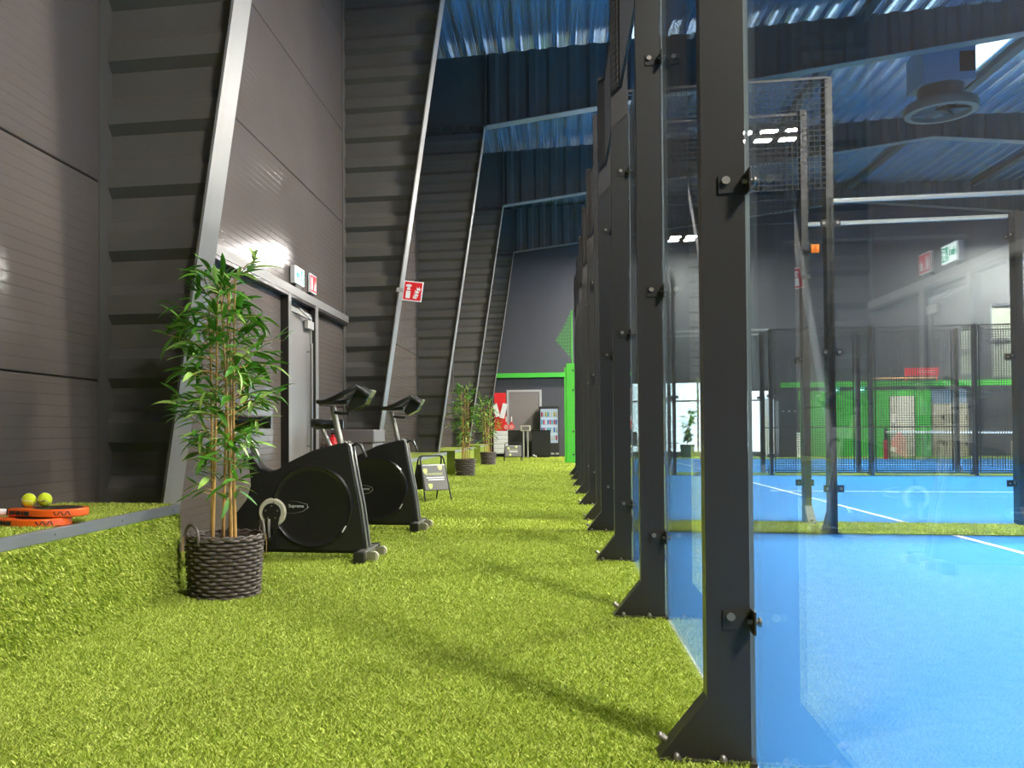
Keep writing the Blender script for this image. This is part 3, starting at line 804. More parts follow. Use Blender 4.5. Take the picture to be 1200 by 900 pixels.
# ------------------------------------------------------------------ potted bamboo plants
def leaf_mesh(L, w, bend, m, name='leaf'):
    v = []; f = []; n = 5
    for i in range(n + 1):
        t = i / n; ww = w * math.sin(PI * min(1, t * .93 + .05)) ** .8 * (1 - t * .25)
        x = L * t * (1 - .12 * bend * t); z = -bend * L * .45 * t * t
        if i in (0, n): v.append((x, 0, z))
        else: v += [(x, -ww, z + ww * .35), (x, 0, z), (x, ww, z + ww * .35)]
    # rows: tip singles
    idx = [[0]] + [[1 + 3 * i, 2 + 3 * i, 3 + 3 * i] for i in range(n - 1)] + [[1 + 3 * (n - 1)]]
    f += [(0, 2, 1), (0, 3, 2)]
    for i in range(1, n - 1):
        a, b = idx[i], idx[i + 1]; f += [(a[0], a[1], b[1], b[0]), (a[1], a[2], b[2], b[1])]
    a, e = idx[n - 1], idx[n][0]; f += [(a[0], a[1], e), (a[1], a[2], e)]
    return v, f
LV = [leaf_mesh(L, w, b, None) for L, w, b in ((.15, .0175, .3), (.17, .019, .6), (.125, .0155, .15), (.16, .017, .95))]
LEAFM = []
for m in M_LEAF:
    for v, f in LV:
        mb = MB(); mb.add(v, f); LEAFM.append(mb.mesh('leaf', m, 60))
def bamboo(loc, scale, seed, label, detail, H=2.03, tall=.36):
    r = random.Random(seed)
    t = thing('potted_bamboo', label, 'potted plant', loc, group='potted bamboo plants')
    rt, rb, ht = .222, .200, tall
    # woven basket
    pot = MB(); rows = 16 if detail else 9; nst = 30 if detail else 16; seg = nst * 3
    for i in range(rows):
        z = .012 + (ht - .03) * i / (rows - 1); rad = rb + (rt - rb) * z / ht
        pts = []
        for k in range(seg):
            a = 2 * PI * k / seg; rr = rad + .011 * math.sin(a * nst / 2 + PI * i)
            pts.append((rr * math.cos(a), rr * math.sin(a), z + .0015 * math.sin(a * 7 + i)))
        pot.tube(pts, (ht / rows) * .40, 6, closed=True)
    pk = pot.obj('basket', M_WICKER, t, 60); pk['kind'] = 'stuff'
    li = MB(); li.lathe([(0, .005), (rb - .01, .005), (rt - .012, ht - .01)], (0, 0, 0), seg=28); li.obj('basket_lining', M_WICKER, pk)
    rm = MB()
    for dz, ph in ((0, 0), (.010, PI)):
        rm.tube([((rt + .004 * math.cos(k * PI / 2 + ph)) * math.cos(2 * PI * k / 72), (rt + .004 * math.cos(k * PI / 2 + ph)) * math.sin(2 * PI * k / 72), ht - .008 + dz + .004 * math.sin(k * PI / 2 + ph)) for k in range(72)], .008, 6, closed=True)
    rm.obj('rim', M_WICKER, pk, 60)
    if detail:
        for an in (-2.2, .55):
            c_, s_ = math.cos(an), math.sin(an); tx, ty = -s_, c_
            pts = [(rt * c_ + tx * .075 * math.cos(a), rt * s_ + ty * .075 * math.cos(a), ht - .01 + .085 * math.sin(a)) for a in np.linspace(-.35, PI + .35, 14)]
            hh = MB(); hh.tube(pts, .010, 8); ho = hh.obj('handle', M_WICKER, pk, 60)
            tg = MB(); bx_, by_ = (rt + .014) * c_ - tx * .07, (rt + .014) * s_ - ty * .07
            tg.tube([(bx_, by_, ht + .0), (bx_ * 1.01, by_ * 1.01, ht - .06), (bx_, by_, ht - .13)], .0025, 5); tg.obj('handle_cord', M_CANE, ho)
    so = MB(); so.lathe([(0, ht - .045), (.1, ht - .04), (rt - .014, ht - .05)], (0, 0, 0), seg=24); so.obj('soil', M_SOIL, t)
    # canes
    canes = []
    nC = 6
    for i in range(nC):
        a = 2 * PI * i / nC + r.uniform(-.3, .3); q = r.uniform(.03, .11)
        bx, by = q * math.cos(a), q * math.sin(a)
        top = (bx * 1.25 + r.uniform(-.07, .07), by * 1.25 + r.uniform(-.07, .07), (H - .04) * r.uniform(.86, 1.0))
        mid = ((bx + top[0]) / 2 + r.uniform(-.02, .02), (by + top[1]) / 2 + r.uniform(-.02, .02), (ht + top[2]) / 2)
        n = 11; pts = []; rs = []
        for k in range(n):
            f = k / (n - 1); p0 = Vector((bx, by, ht - .06)); p1 = Vector(mid); p2 = Vector(top)
            p = p0 * (1 - f) ** 2 + p1 * 2 * f * (1 - f) + p2 * f * f; pts.append(p); rs.append((.0105 - .0065 * f) * (1.12 if k % 2 else .95))
        mb = MB(); mb.tube(pts, rs, 7); mb.obj('cane', M_CANE, t, 60); canes.append(pts)
    # twigs and leaves
    tw = MB(); leaves = []
    def along(pts, f):
        x = f * (len(pts) - 1); i = min(int(x), len(pts) - 2); return pts[i].lerp(pts[i + 1], x - i)
    for ci, pts in enumerate(canes):
        nt_ = 30 if detail else 18
        for k in range(nt_):
            f = .17 + .83 * (k + r.random()) / nt_
            p = along(pts, min(f, 1)); a = r.uniform(0, 2 * PI) if p.xy.length < .02 else math.atan2(p.y, p.x) + r.gauss(0, 1.25)
            low = (p.z - .55) / 1.4
            ln = r.uniform(.08, .36) * (1.0 if p.z < H - .45 else .62) * (.42 if p.z < .98 else 1)
            upw = r.uniform(.15, .65) + (.7 if p.z > H - .4 else 0)
            d = Vector((math.cos(a), math.sin(a), upw)).normalized()
            q = p + d * ln * .6; e = p + d * ln + Vector((0, 0, -ln * .12))
            tw.tube([p, q, e], [.0028, .0022, .0014], 4, caps=False)
            nl = r.randint(4, 6) if detail else r.randint(4, 5)
            if p.z < .85: nl = r.randint(1, 3)
            for j in range(nl):
                g_ = .35 + .65 * (j + 1) / nl; base = p.lerp(q, g_ * 1.6) if g_ < .6 else q.lerp(e, (g_ - .6) / .4)
                la = a + r.gauss(0, .75); el = r.gauss(.12, .40) + (.55 if p.z > H - .35 else 0)
                leaves.append((base, la, el, r.uniform(-.6, .6), r.choice((0, 0, 0, 1, 1, 1, 2, 2)), r.randrange(4), r.uniform(.75, 1.2)))
    tw.obj('twig', M_CANE, t)['kind'] = 'stuff'
    def mtx(l): return Matrix.Translation(l[0]) @ Matrix.Rotation(l[1], 4, 'Z') @ Matrix.Rotation(-l[2], 4, 'Y') @ Matrix.Rotation(l[3], 4, 'X') @ Matrix.Scale(l[6], 4)
    leaves.sort(key=lambda l: l[0].y)
    single = leaves[:300] if detail else []
    for l in single:
        o = link('leaf', LEAFM[l[4] * 4 + l[5]], t); o.matrix_local = mtx(l)
    mb = MB()
    for l in leaves[len(single):]:
        v, f = LV[l[5]]; m4 = mtx(l); mb.add([m4 @ Vector(p) for p in v], f, l[4])
    mb.obj('foliage', M_LEAF, t, 60)['kind'] = 'stuff'
    return t
bamboo((-1.96, 4.99, 0), 1, 3, 'large potted bamboo in a dark wicker basket beside the near bench', True, H=2.08)
bamboo((-1.955, 19.1, 0), 1, 8, 'potted bamboo in a dark basket at the end of the second bench', False, H=2.0)
bamboo((-1.93, 25.4, 0), 1, 12, 'farthest potted bamboo by the red display, partly hidden by another', False, H=2.0)

# ------------------------------------------------------------------ rackets and balls
def racket(loc, rz, label):
    t = thing('padel_racket', label, 'racket', loc, rz, 'orange padel rackets')
    # local x from the butt (0) to the tip (.455); lies flat, thickness .038
    hc, ra, rb_ = .325, .145, .130
    outer = [(hc + ra * math.cos(a), rb_ * math.sin(a)) for a in np.linspace(-2.25, 2.25, 34)]
    prof = [(.105, -.020)] + outer + [(.105, .020)]
    mb = MB(); mb.prism(prof, 'z', 0, .038); mb.obj('frame', M_ORANGE, t, 30, bevel=.006)
    fc = MB(); fc.lathe([(0, .0385), (.112, .0385), (.118, .0365)], (hc + .005, 0, 0), 'z', 32); fc.obj('face', M_BLACK, t)
    hl = MB()
    for r_, n in ((.02, 5), (.045, 10), (.07, 16), (.092, 20)):
        for k in range(n):
            a = 2 * PI * k / n; hl.lathe([(0, .0392), (.0055, .0392)], (hc + r_ * math.cos(a), r_ * math.sin(a), 0), 'z', 8)
    hl.obj('drilled_holes', M_RUBBER, t)['kind'] = 'stuff'
    th = MB()
    for k, (xa, xb) in enumerate(((.116, .148), (.154, .180), (.186, .194), (.200, .226))):
        for s_ in (-1, 1):
            def yo(x): return (.020 + (x - .105) * .63) if x < .235 else .10
            m_ = (xa + xb) / 2; y = yo(m_); an = math.atan2(.63, 1) * s_
            th.obox((m_, s_ * (y + .0003), .019), (math.cos(an), math.sin(an), 0), (-math.sin(an), math.cos(an), 0), (0, 0, 1), (xb - xa) / 2 * 1.15, .0035, .009)
    th.obj('side_recess', M_BLACK, t)['kind'] = 'stuff'
    dk = MB()
    for k in range(5):
        for s_ in (-1, 1):
            a = s_ * (.95 + k * .11); x, y = hc + (ra + .0012) * math.cos(a), (rb_ + .0012) * math.sin(a)
            tx = Vector((-ra * math.sin(a), rb_ * math.cos(a), 0)).normalized()
            dk.obox((x, y, .019), (tx * .5 + Vector((0, 0, .86 * (1 if k % 2 else -1)))).normalized(), (Vector((0, 0, .5)) - tx * .86 * (1 if k % 2 else -1)).normalized(), tx.cross(Vector((0, 0, 1))), .011, .0022, .001)
    dk.obj('side_lettering', M_BLACK, t)['kind'] = 'stuff'
    gr = MB(); gr.tube([(-.02, 0, .019), (-.016, 0, .019), (.0, 0, .019), (.09, 0, .019), (.1, 0, .019)], [.013, .018, .0185, .0165, .012], 12); gr.obj('grip', M_WHITE, t, 50)
    co = MB(); co.tube([(.098, 0, .019), (.112, 0, .019)], [.018, .020], 12); co.obj('collar', M_BLACK, t)
    return t
racket((-2.715, 3.70, PZ), .26, 'orange padel racket at the bottom, lying on the turf bench')
racket((-2.665, 3.76, PZ + .040), .27, 'orange padel racket on top, carrying two yellow balls')
for (x, y), lb in (((-2.488, 3.83), 'left of the two yellow balls on the orange racket'), ((-2.425, 3.862), 'right of the two yellow balls, marked with dark print')):
    t = thing('padel_ball', lb, 'ball', (x, y, PZ + .0795 + .0335), group='yellow padel balls')
    MB().sphere((0, 0, 0), .0335, 24, 16).obj('felt', M_BALL, t, 60)
    sm = MB(); pts = []
    for k in range(48):
        a = 2 * PI * k / 48; v = Vector((math.cos(a) + .38 * math.cos(3 * a), math.sin(a) - .38 * math.sin(3 * a), .95 * math.sin(2 * a))).normalized() * .0334
        pts.append((v.z, v.x, v.y))
    sm.tube(pts, .0011, 5, closed=True); sm.obj('seam', M_WHITE, t)
    if 'right' in lb:
        pr = MB()
        for k in range(4): pr.obox((.004 + k * .0045, -.0328 + k * .0006, -.006 + (.004 if k % 2 else 0)), (.7, 0, .7), (0, 1, 0), (-.7, 0, .7), .005, .0012, .0012)
        pr.obj('print', M_BLACK, t)['kind'] = 'stuff'

# ------------------------------------------------------------------ A-frame boards
BT = text_mesh('KAN BOOKES', .044, M_LIME)
def aboard(loc, rz, label, H=.63, w=.43):
    # local: board faces -y
    t = thing('sandwich_board', label, 'sign board', loc, rz, 'sandwich boards')
    sp_h = .20
    for s_ in (-1, 1):
        f = MB(); pts = [(-w / 2, s_ * sp_h, 0), (-w / 2 + .022, s_ * .03, H - .05), (-w / 2 + .04, s_ * .018, H - .012), (-w / 2 + .075, s_ * .014, H)]
        pts = pts + [(-x, y, z) for x, y, z in reversed(pts)]
        f.tube(pts, .011, 8); fr = f.obj('frame', M_BLACK, t, 50)
        ux = Vector((0, s_ * (.03 - sp_h), H - .05)).normalized(); nrm = Vector((0, s_, 0)) - ux * ux.y * s_; nrm.normalize()
        base = Vector((0, s_ * sp_h, 0)); c = base + ux * .345
        b = MB(); b.obox(c, (1, 0, 0), nrm, ux, w / 2 - .018, .006, .185); bo = b.obj('board', M_BLACK, fr)
        p = MB(); p.obox(c + nrm * .008, (1, 0, 0), nrm, ux, w / 2 - .028, .002, .178); po = p.obj('poster', M_GREY if s_ < 0 else M_BLACK, bo)
        if s_ < 0:
            R3 = Matrix((( 1, nrm.x * 0, 0), (0, 0, 0), (0, 0, 0)))
            rot = Matrix(((1, ux.x, nrm.x, 0), (0, ux.y, nrm.y, 0), (0, ux.z, nrm.z, 0), (0, 0, 0, 1)))
            def at(u, v_): return c + nrm * .0105 + Vector((1, 0, 0)) * u + ux * v_
            tm = link('lettering', BT, bo); tm.matrix_local = Matrix.Translation(at(-.01, .045)) @ rot
            g = MB()
            for u, v_, hw_ in ((.0, -.005, .145), (.01, -.035, .13)): g.obox(at(u, v_), (1, 0, 0), nrm, ux, hw_, .0008, .0075)
            g.obj('text_line', M_WHITE, bo)['kind'] = 'stuff'
            for u, v_ in ((.10, .14), (-.15, .09), (-.10, -.125)):
                g = MB()
                cc = at(u, v_); sh = [(-.034, .036), (-.034, -.005), (-.02, -.03), (0, -.044), (.02, -.03), (.034, -.005), (.034, .036), (.012, .03), (0, .04), (-.012, .03)]
                vs = [cc + Vector((1, 0, 0)) * a + ux * b_ for a, b_ in sh]; g.add(vs + [v + nrm * .0012 for v in vs], [tuple(range(9, -1, -1)), tuple(range(10, 20))] + [(i, (i + 1) % 10, 10 + (i + 1) % 10, 10 + i) for i in range(10)])
                g.obj('shield_logo', M_LIME, bo)
            b2 = MB(); b2.obox(at(0, .176), (1, 0, 0), nrm, ux, w / 2 - .03, .002, .006); b2.obj('clip_rail', M_ALU, bo)
    return t
aboard((-1.73, 12.18, 0), math.radians(40), 'small black sandwich board with grey poster beside the second bike')
aboard((-1.35, 28.35, 0), math.radians(8), 'far small sandwich board with grey poster in front of the black counter', H=.60, w=.56)

# ------------------------------------------------------------------ reception corner at the end of the corridor
MB().box(-2.32, .7, 33.30, 33.45, 3.0, 3.17).obj('green_beam', M_GREEN, None, label='bright green beam across the end wall of the corridor', cat='beam')
d2 = thing('door_2', 'grey brown door with light frame in the end wall', 'door', (-1.16, Y1, 0), kind='structure')
MB().box(-.58, .58, -.035, -.002, 0, 2.46).obj('leaf', M_DOORGREY, d2)
for a, b in ((-.66, -.58), (.58, .66)): MB().box(a, b, -.05, 0, 0, 2.54).obj('jamb', M_ALU, d2)
MB().box(-.58, .58, -.05, 0, 2.46, 2.54).obj('head', M_ALU, d2)
g = MB(); g.cyl((.46, -.035, 1.05), (.46, -.09, 1.05), .012, 8); g.cyl((.46, -.09, 1.05), (.34, -.09, 1.05), .010, 8); g.obj('handle', M_CHROME, d2)
M_SHELF = mat('shelf_white', (.62, .64, .66), .45)
dr = thing('drawer_unit', 'white slatted drawer unit below the red display', 'drawers', (-2.0, 32.7, 0))
MB().box(-.26, .26, -.25, .25, .14, .98).obj('carcass', M_SHELF, dr)
for i in range(5): MB().box(-.25, .25, -.275, -.25, .17 + i * .165, .30 + i * .165).obj('drawer_front', M_WHITE, dr, bevel=.01)
for x in (-.22, .22):
    for y in (-.2, .2): MB().box(x - .02, x + .02, y - .02, y + .02, 0, .14).obj('leg', M_BLACK, dr)
ds = thing('merchandise_display', 'red and white display board standing on the white drawers', 'display', (-2.0, 32.75, .98))
MB().box(-.24, .18, .02, .06, 0, 1.42).obj('back_board', M_RED, ds)
MB().box(-.24, .12, -.01, .02, .98, 1.40).obj('red_header', M_RED, ds)
MB().obox((.10, -.02, .75), (.97, 0, -.24), (0, 1, 0), (.24, 0, .97), .09, .012, .28).obj('white_card', M_WHITE, ds)
MB().obox((-.17, -.02, .78), (.97, 0, .24), (0, 1, 0), (-.24, 0, .97), .08, .012, .25).obj('white_card', M_WHITE, ds)
M_PINK = mat('racket_pink', (.72, .30, .26), .5)
for i, x in enumerate((-1.79, -1.59)):
    rk = thing('hanging_racket', ('left' if i == 0 else 'right') + ' red and white display racket on the drawer unit', 'racket', (x, 32.42, .985), group='display rackets')
    c = MB(); c.lathe([(0, -.019), (.105, -.019), (.115, 0), (.105, .019), (0, .019)], (0, 0, .14), 'y', 24); hd = c.obj('head', M_RED, rk, 40)
    c = MB(); c.lathe([(0, -.022), (.085, -.022), (.085, -.018)], (0, 0, .14), 'y', 24); c.obj('face', M_PINK, hd)
    MB().prism([(-.05, .235), (.05, .235), (.018, .33), (-.018, .33)], 'y', -.016, .016).obj('throat', M_RED, rk)
    MB().cyl((0, 0, .33), (0, 0, .52), .018, 10).obj('grip', M_WHITE, rk)
ct = thing('black_counter', 'low black counter between the white drawers and the card terminal', 'counter', (-1.40, 32.85, 0))
MB().box(-.34, .30, -.25, .25, .06, .97).obj('body', M_BLACK, ct, bevel=.01); MB().box(-.30, .26, -.22, .22, 0, .06).obj('plinth', M_RUBBER, ct)
MB().box(-.35, .31, -.26, .26, .97, 1.0).obj('top', M_BLACKG, ct)
tm_ = thing('info_terminal', 'small framed terminal on silver legs before the end door', 'terminal', (-1.06, 31.9, 0))
MB().box(-.18, .18, -.05, .05, .97, 1.17).obj('screen_box', M_CREAM, tm_, bevel=.01); MB().box(-.13, .13, -.056, -.05, 1.0, 1.14).obj('screen', M_GREY, tm_)
for x in (-.07, .08): MB().box(x - .025, x + .025, -.025, .025, .02, .97).obj('leg', M_ALU, tm_)
MB().box(-.16, .13, -.15, .15, 0, .02).obj('base_plate', M_BLACK, tm_)
cb = thing('black_cabinet', 'square black cabinet in front of the drinks cooler', 'cabinet', (-.50, 32.35, 0))
MB().box(-.35, .33, -.3, .3, .05, .96).obj('body', M_BLACK, cb, bevel=.012); MB().box(-.36, .34, -.31, .31, .96, 1.0).obj('top', M_BLACKG, cb); MB().box(-.30, .28, -.26, .26, 0, .05).obj('plinth', M_RUBBER, cb)
g = MB(); g.sphere((-.28, -.36, .08), .05, 10, 8); g.sphere((-.2, -.38, .05), .04, 10, 8); g.obj('toe_cover', M_ALU, cb)
# drinks cooler
M_LITE = mat('cooler_light', (.8, .9, 1), .4, emit=(.8, .92, 1.0), estr=.22)
dk = thing('drinks_cooler', 'lit drinks cooler full of colourful cans against the end wall', 'cooler', (-.20, 33.1, 0))
cc = MB(); cc.box(-.38, .34, -.30, .30, 0, .52); cc.box(-.38, -.34, -.30, .30, .52, 1.86); cc.box(.30, .34, -.30, .30, .52, 1.86); cc.box(-.38, .34, -.30, .30, 1.80, 1.88); cc.obj('casing', M_BLACK, dk)
MB().box(-.34, .30, .20, .24, .52, 1.80).obj('light_panel', M_LITE, dk)
for i in range(4): MB().box(-.34, .30, -.22, .2, .62 + i * .29, .635 + i * .29).obj('shelf', M_WHITE, dk)
for i in range(4): MB().box(-.3 + i * .17, -.18 + i * .17, -.31, -.30, .1, .16).obj('vent_slot', M_ALU, dk)
MB().box(-.34, .30, -.30, -.29, .52, 1.80).obj('glass_door', [M_GLASS], dk)
CANC = [mat('can_%d' % i, c, .3) for i, c in enumerate(((.7, .03, .05), (.05, .2, .6), (.75, .6, .05), (.85, .85, .85), (.1, .5, .6), (.02, .02, .03)))]
CANM = []
for m in CANC:
    c = MB(); c.lathe([(0, 0), (.028, 0), (.031, .01), (.031, .15), (.025, .17), (0, .17)], (0, 0, 0), seg=10); CANM.append(c.mesh('drink_can', m, 40))
cn = ['red', 'blue', 'yellow', 'white', 'turquoise', 'black']
sh_n = ['lowest', 'second', 'third', 'top']
for i in range(4):
    for j in range(8):
        k = random.choice((0, 3, 3, 1, 2, 3, 4, 5))
        o = link('drink_can', CANM[k], None, (-.20 - .29 + j * .076, 33.1 - .14, .636 + i * .29)); tag(o, '%s drink can, %s from the left on the %s cooler shelf' % (cn[k], ('first', 'second', 'third', 'fourth', 'fifth', 'sixth', 'seventh', 'eighth')[j], sh_n[i]), 'can', 'cans in the drinks cooler')
# end windows
M_MULL = mat('mullion_grey', (.10, .105, .11), .5)
for i, (a, b, c, d) in enumerate(WINS):
    wn = thing('window_%d' % (i + 1), None, None); wn['kind'] = 'structure'
    f = MB(); n = max(1, round((b - a) / 1.25)) if i < 2 else max(1, round((b - a) / .9))
    for k in range(n + 1): x = a + (b - a - .06) * k / n; MB().box(x, x + .06, Y1 + .02, Y1 + .12, c, d).obj('mullion', M_MULL, wn)
    for z in ([c, 2.02, d - .06] if i < 2 else [c, (c + d) / 2, d - .06]): MB().box(a, b, Y1 + .03, Y1 + .11, z, z + .06).obj('transom', M_MULL, wn)
    if i >= 2: MB().box(a + .02, b - .02, Y1 + .125, Y1 + .135, c, d).obj('roller_blind', mat('blind_cream', (.26, .25, .21), .7), wn)
    for k in range(n):
        x0 = a + (b - a - .06) * k / n + .06; x1 = a + (b - a - .06) * (k + 1) / n
        MB().box(x0, x1, Y1 + .06, Y1 + .075, c + .06, d - .06).obj('pane', M_GLASS, wn)
# lounge furniture by the windows
M_CHAIR = mat('chair_shell', (.10, .11, .11), .5)
def chair(loc, rz, label):
    t = thing('lounge_chair', label, 'chair', loc, rz, 'lounge chairs by the end windows')
    MB().box(-.22, .22, -.22, .22, .43, .47).obj('seat', M_CHAIR, t, bevel=.012)
    MB().prism([(.20, .47), (.24, .47), (.29, .92), (.25, .93)], 'x', -.21, .21).obj('backrest', M_CHAIR, t, bevel=.012)
    for x in (-.19, .19):
        for y in (-.19, .19): MB().tube([(x, y, .43), (x * 1.12, y * 1.12, 0)], .012, 6).obj('leg', M_BLACK, t)
chair((2.75, 31.7, 0), .3, 'grey chair left of the small table by the end windows')
chair((3.55, 32.0, 0), -.9, 'grey chair in front of the bright end window beside the potted plant')
tb = thing('side_table', 'small black table beside the plant at the end window', 'table', (4.02, 31.75, 0))
MB().lathe([(0, .50), (.26, .50), (.26, .53), (0, .53)], (0, 0, 0), seg=24).obj('top', M_BLACK, tb)
for a in range(3): MB().tube([(.05 * math.cos(a * 2.1), .05 * math.sin(a * 2.1), .50), (.2 * math.cos(a * 2.1), .2 * math.sin(a * 2.1), 0)], .012, 6).obj('leg', M_BLACK, tb)
M_POTG = mat('pot_greenblue', (.10, .17, .17), .5)
fp = thing('potted_ficus', 'leafy plant in a grey pot before the bright end window', 'potted plant', (4.62, 32.2, 0))
MB().lathe([(0, 0), (.20, 0), (.26, .46), (.23, .46), (.22, .40), (0, .40)], (0, 0, 0), seg=24).obj('pot', M_POTG, fp, 40)
r = random.Random(5); tr = MB(); lf = MB()
for k in range(5):
    p = [Vector((0, 0, .4)), Vector((r.uniform(-.1, .1), r.uniform(-.1, .1), 1.0)), Vector((r.uniform(-.3, .3), r.uniform(-.25, .25), 1.5 + .35 * r.random()))]
    tr.tube(p, [.014, .010, .004], 5)
    for j in range(34):
        f = r.uniform(.15, 1); q = p[0].lerp(p[1], f * 2) if f < .5 else p[1].lerp(p[2], f * 2 - 1)
        m4 = Matrix.Translation(q) @ Matrix.Rotation(r.uniform(0, 6.28), 4, 'Z') @ Matrix.Rotation(r.uniform(-.6, .5), 4, 'Y') @ Matrix.Diagonal((1.5, 3.2, 1.5, 1))
        v, fc = LV[j % 4]; lf.add([m4 @ Vector(x) for x in v], fc, j % 2)
tr.obj('stem', M_CANE, fp); lf.obj('foliage', M_LEAF[:2], fp, 60)['kind'] = 'stuff'
# white roll-up banner, dark cabinet, white bollard
rb_ = thing('rollup_banner', 'tall white roll-up banner right of the end windows', 'banner', (7.45, 32.6, 0))
MB().box(-.22, .22, -.008, .008, .08, 2.05).obj('sheet', M_WHITE, rb_); MB().box(-.25, .25, -.1, .1, 0, .08).obj('base', M_ALU, rb_); MB().box(-.23, .23, -.015, .015, 2.05, 2.08).obj('top_rail', M_ALU, rb_)
lk = thing('dark_locker', 'dark cabinet with three knobs left of the green wall', 'cabinet', (8.15, 32.9, 0))
MB().box(-.35, .35, -.3, .3, 0, 2.0).obj('body', mat('locker_dark', (.035, .035, .042), .5), lk)
for k in range(3): MB().lathe([(0, 0), (.03, 0), (.03, .03), (0, .03)], (-.2 + k * .2, -.33, 1.62), 'y', 10).obj('knob', M_ALU, lk)
bo_ = thing('white_bollard', 'white bollard with black cap by the dark cabinet', 'bollard', (8.35, 32.2, 0))
MB().cyl((0, 0, 0), (0, 0, .88), .055, 14).obj('post', M_WHITE, bo_, 40); MB().cyl((0, 0, .88), (0, 0, .98), .06, 14).obj('cap', M_BLACK, bo_, 40)
# green partition of the lounge
gw = thing('green_partition', 'bright green timber partition with a white door in the lounge', 'partition', (8.6, 33.0, 0))
x = 0
while x < 3.0: MB().box(x + .004, x + .246, 0, .10, 0, 2.35).obj('board', M_GREEN, gw, bevel=.006); x += .25
for x in (3.84, 4.09): MB().box(x + .004, x + .246, 0, .10, 0, 2.35).obj('board', M_GREEN, gw, bevel=.006)
MB().box(3.0, 3.84, 0, .1, 2.13, 2.35).obj('head_board', M_GREEN, gw)
wd = MB().box(3.02, 3.82, .01, .07, 0, 2.12).obj('white_door', mat('door_cream', (.66, .58, .50), .55, var=.04, scale=2), gw)
MB().box(3.70, 3.76, -.03, .01, 1.0, 1.06).obj('door_handle', M_CHROME, wd)
MB().box(8.0, XR - .1, 32.95, 33.12, 2.46, 2.66).obj('lounge_beam', M_GREEN, None, label='long bright green beam above the lounge behind the far court', cat='beam')
for i, x in enumerate((9.55, 10.4)):
    s_ = thing('lounge_exit_sign', ('left' if i == 0 else 'right') + ' small green exit sign under the long green beam', 'sign', (x + .2, 32.92, 2.36), group='green exit signs in the lounge')
    MB().box(-.17, .17, 0, .02, -.09, .09).obj('plate', M_EXITG, s_); MB().box(-.10, -.02, -.004, 0, -.05, .06).obj('figure', M_EXIT, s_); MB().prism([(.02, -.02), (.09, -.02), (.09, -.045), (.13, 0), (.09, .045), (.09, .02), (.02, .02)], 'y', -.004, 0).obj('arrow', M_EXIT, s_)
M_SPOT = mat('spot_glow', (1, 1, 1), .5, emit=(1, .92, .75), estr=60)
for i, (x, z) in enumerate(((9.6, 2.40), (11.95, 2.40), (13.2, 2.40), (16.1, 2.40))):
    s_ = thing('downlight', 'small downlight under the green beam, number %s from the windows' % ('one', 'two', 'three', 'four')[i], 'lamp', (x, 32.75, z), group='downlights under the lounge beam')
    MB().lathe([(0, .06), (.06, .06), (.06, 0), (.045, 0)], (0, 0, 0), seg=16).obj('housing', M_BLACK, s_); MB().lathe([(0, .004), (.045, .004)], (0, 0, 0), seg=16).obj('glow_disc', M_SPOT, s_)
    MB().cyl((0, 0, .06), (0, .2, .12), .012, 6).obj('bracket', M_BLACK, s_)
M_BEIGE = mat('locker_beige', (.42, .36, .26), .55, var=.05, scale=2)
lc = thing('beige_lockers', 'beige locker block with dark handles right of the green partition', 'lockers', (13.0, 33.0, 0))
MB().box(-.02, 1.12, .0, .45, 0, 1.85).obj('carcass', M_BEIGE, lc)
for k in range(3):
    for j in range(2):
        d_ = MB().box(.01 + k * .37, .36 + k * .37, -.02, 0, .03 + j * .91, .92 + j * .91).obj('locker_door', M_BEIGE, lc, bevel=.006)
        MB().box(.29 + k * .37, .34 + k * .37, -.04, -.02, .40 + j * .91, .52 + j * .91).obj('handle', M_BLACK, d_)
MB().box(-.02, 1.12, .05, .40, 1.86, 2.35).obj('blue_crate', mat('crate_blue', (.16, .22, .30), .5), None, loc=(13.0, 33.0, 0), label='blue grey crate on top of the beige lockers', cat='crate')
bs = thing('bar_pedestal', 'small beige pedestal table by the dark wall right of the lockers', 'table', (15.4, 32.5, 0))
MB().box(-.14, .14, -.14, .14, 0, .55).obj('column', M_BEIGE, bs); MB().box(-.35, .35, -.3, .3, .80, .86).obj('top', M_BEIGE, bs); MB().cyl((0, 0, .55), (0, 0, .80), .03, 10).obj('stem', M_ALU, bs)
br = thing('red_banner', 'red banner with white script hanging over the green beam', 'banner', (12.6, 32.85, 2.95))
MB().box(-.55, .55, -.015, .015, -.12, .14).obj('cloth', M_RED, br)
MB().tube([(-.12 + k * .03, -.018, .01 + .045 * math.sin(k * 1.9)) for k in range(19)], .009, 5).obj('script_stroke', M_WHITE, br)
MB().cyl((-1.7, .02, -.20), (.5, .02, -.20), .025, 10).obj('orange_rail', mat('orange_wood', (.75, .38, .12), .5), br, 40)
MB().box(-.52, -.48, .015, .05, -.30, .0).obj('strap', M_RED, br); MB().box(.48, .52, .015, .05, -.30, .0).obj('strap', M_RED, br)

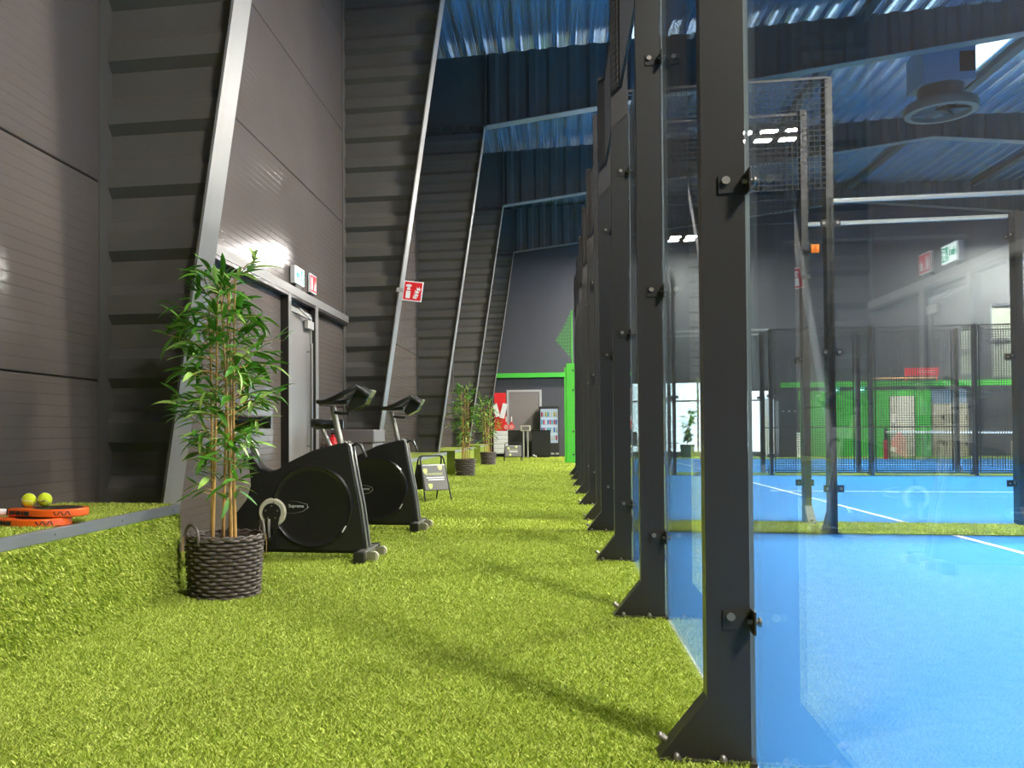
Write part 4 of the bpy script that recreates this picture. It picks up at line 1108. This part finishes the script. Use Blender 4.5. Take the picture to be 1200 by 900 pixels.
# ------------------------------------------------------------------ scoreboard lamp on the side post
on = thing('court_number_lamp', 'small glowing orange number plate on the side wall post', 'sign', (2.650, C2 - .12, 2.830))
M_ORG = mat('orange_glow', (.9, .3, .02), .5, emit=(1.0, .22, .015), estr=.45)
MB().box(-.05, .05, 0, .03, -.055, .055).obj('case', M_BLACK, on); MB().box(-.038, .038, -.004, 0, -.043, .043).obj('glow_face', M_ORG, on)
q = link('digit', text_mesh('E', .06, M_RED, .0015), on); q.matrix_local = Matrix.Translation((.004, -.006, 0)) @ FACE_MY
MB().box(-.16, -.05, .005, .02, -.02, .02).obj('arm', M_BLACK, on)

# ------------------------------------------------------------------ destratification fan under the roof
fn = thing('roof_fan', 'round roof fan unit with square motor box hanging under the ridge', 'fan', (8.35, 20.55, 7.95))
M_FANB = mat('fan_blue', (.16, .26, .36), .5); M_FANG = mat('fan_grey', (.13, .12, .10), .45)
MB().lathe([(.45, .55), (.45, .12), (.70, .10), (.72, .0), (.70, -.10), (.58, -.11), (.56, -.02), (.40, .05)], (0, 0, 0), seg=36).obj('bell_mouth', M_FANG, fn, 40)
for k in range(7):
    a = k * 2 * PI / 7; MB().obox((.30 * math.cos(a), .30 * math.sin(a), .0), (math.cos(a), math.sin(a), 0), (-math.sin(a), math.cos(a), .4), (0, -.4, 1), .26, .09, .006).obj('blade', M_BLACK, fn)
MB().lathe([(0, -.06), (.10, -.05), (.11, .08), (0, .1)], (0, 0, 0), seg=16).obj('hub', M_BLACK, fn, 40)
MB().box(-.52, .52, -.45, .45, .45, 1.25).obj('motor_box', M_FANB, fn, bevel=.01)
MB().box(.20, .50, -.455, -.45, .62, 1.05).obj('side_grille', M_BLACK, fn)
for x in (-.4, .4):
    for y in (-.35, .35): MB().cyl((x, y, 1.25), (x, y, deck_z(8.35) - 7.95 + .02), .012, 6).obj('hanger', M_WEB, fn)
sl = thing('roof_light', 'white roof light panel beside the round roof fan', 'skylight', (9.72, 21.75, deck_z(9.72)))
M_SKYL = mat('skylight_glow', (.9, .92, .95), .5, emit=(.92, .96, 1.0), estr=.8)
MB().box(-.30, .30, -1.1, 1.1, -.035, -.02).obj('diffuser', M_SKYL, sl)
for a, b, c, d in ((-.35, -.30, -1.15, 1.15), (.30, .35, -1.15, 1.15), (-.30, .30, -1.15, -1.1), (-.30, .30, 1.1, 1.15)): MB().box(a, b, c, d, -.05, .0).obj('rim', M_WHITE, sl)
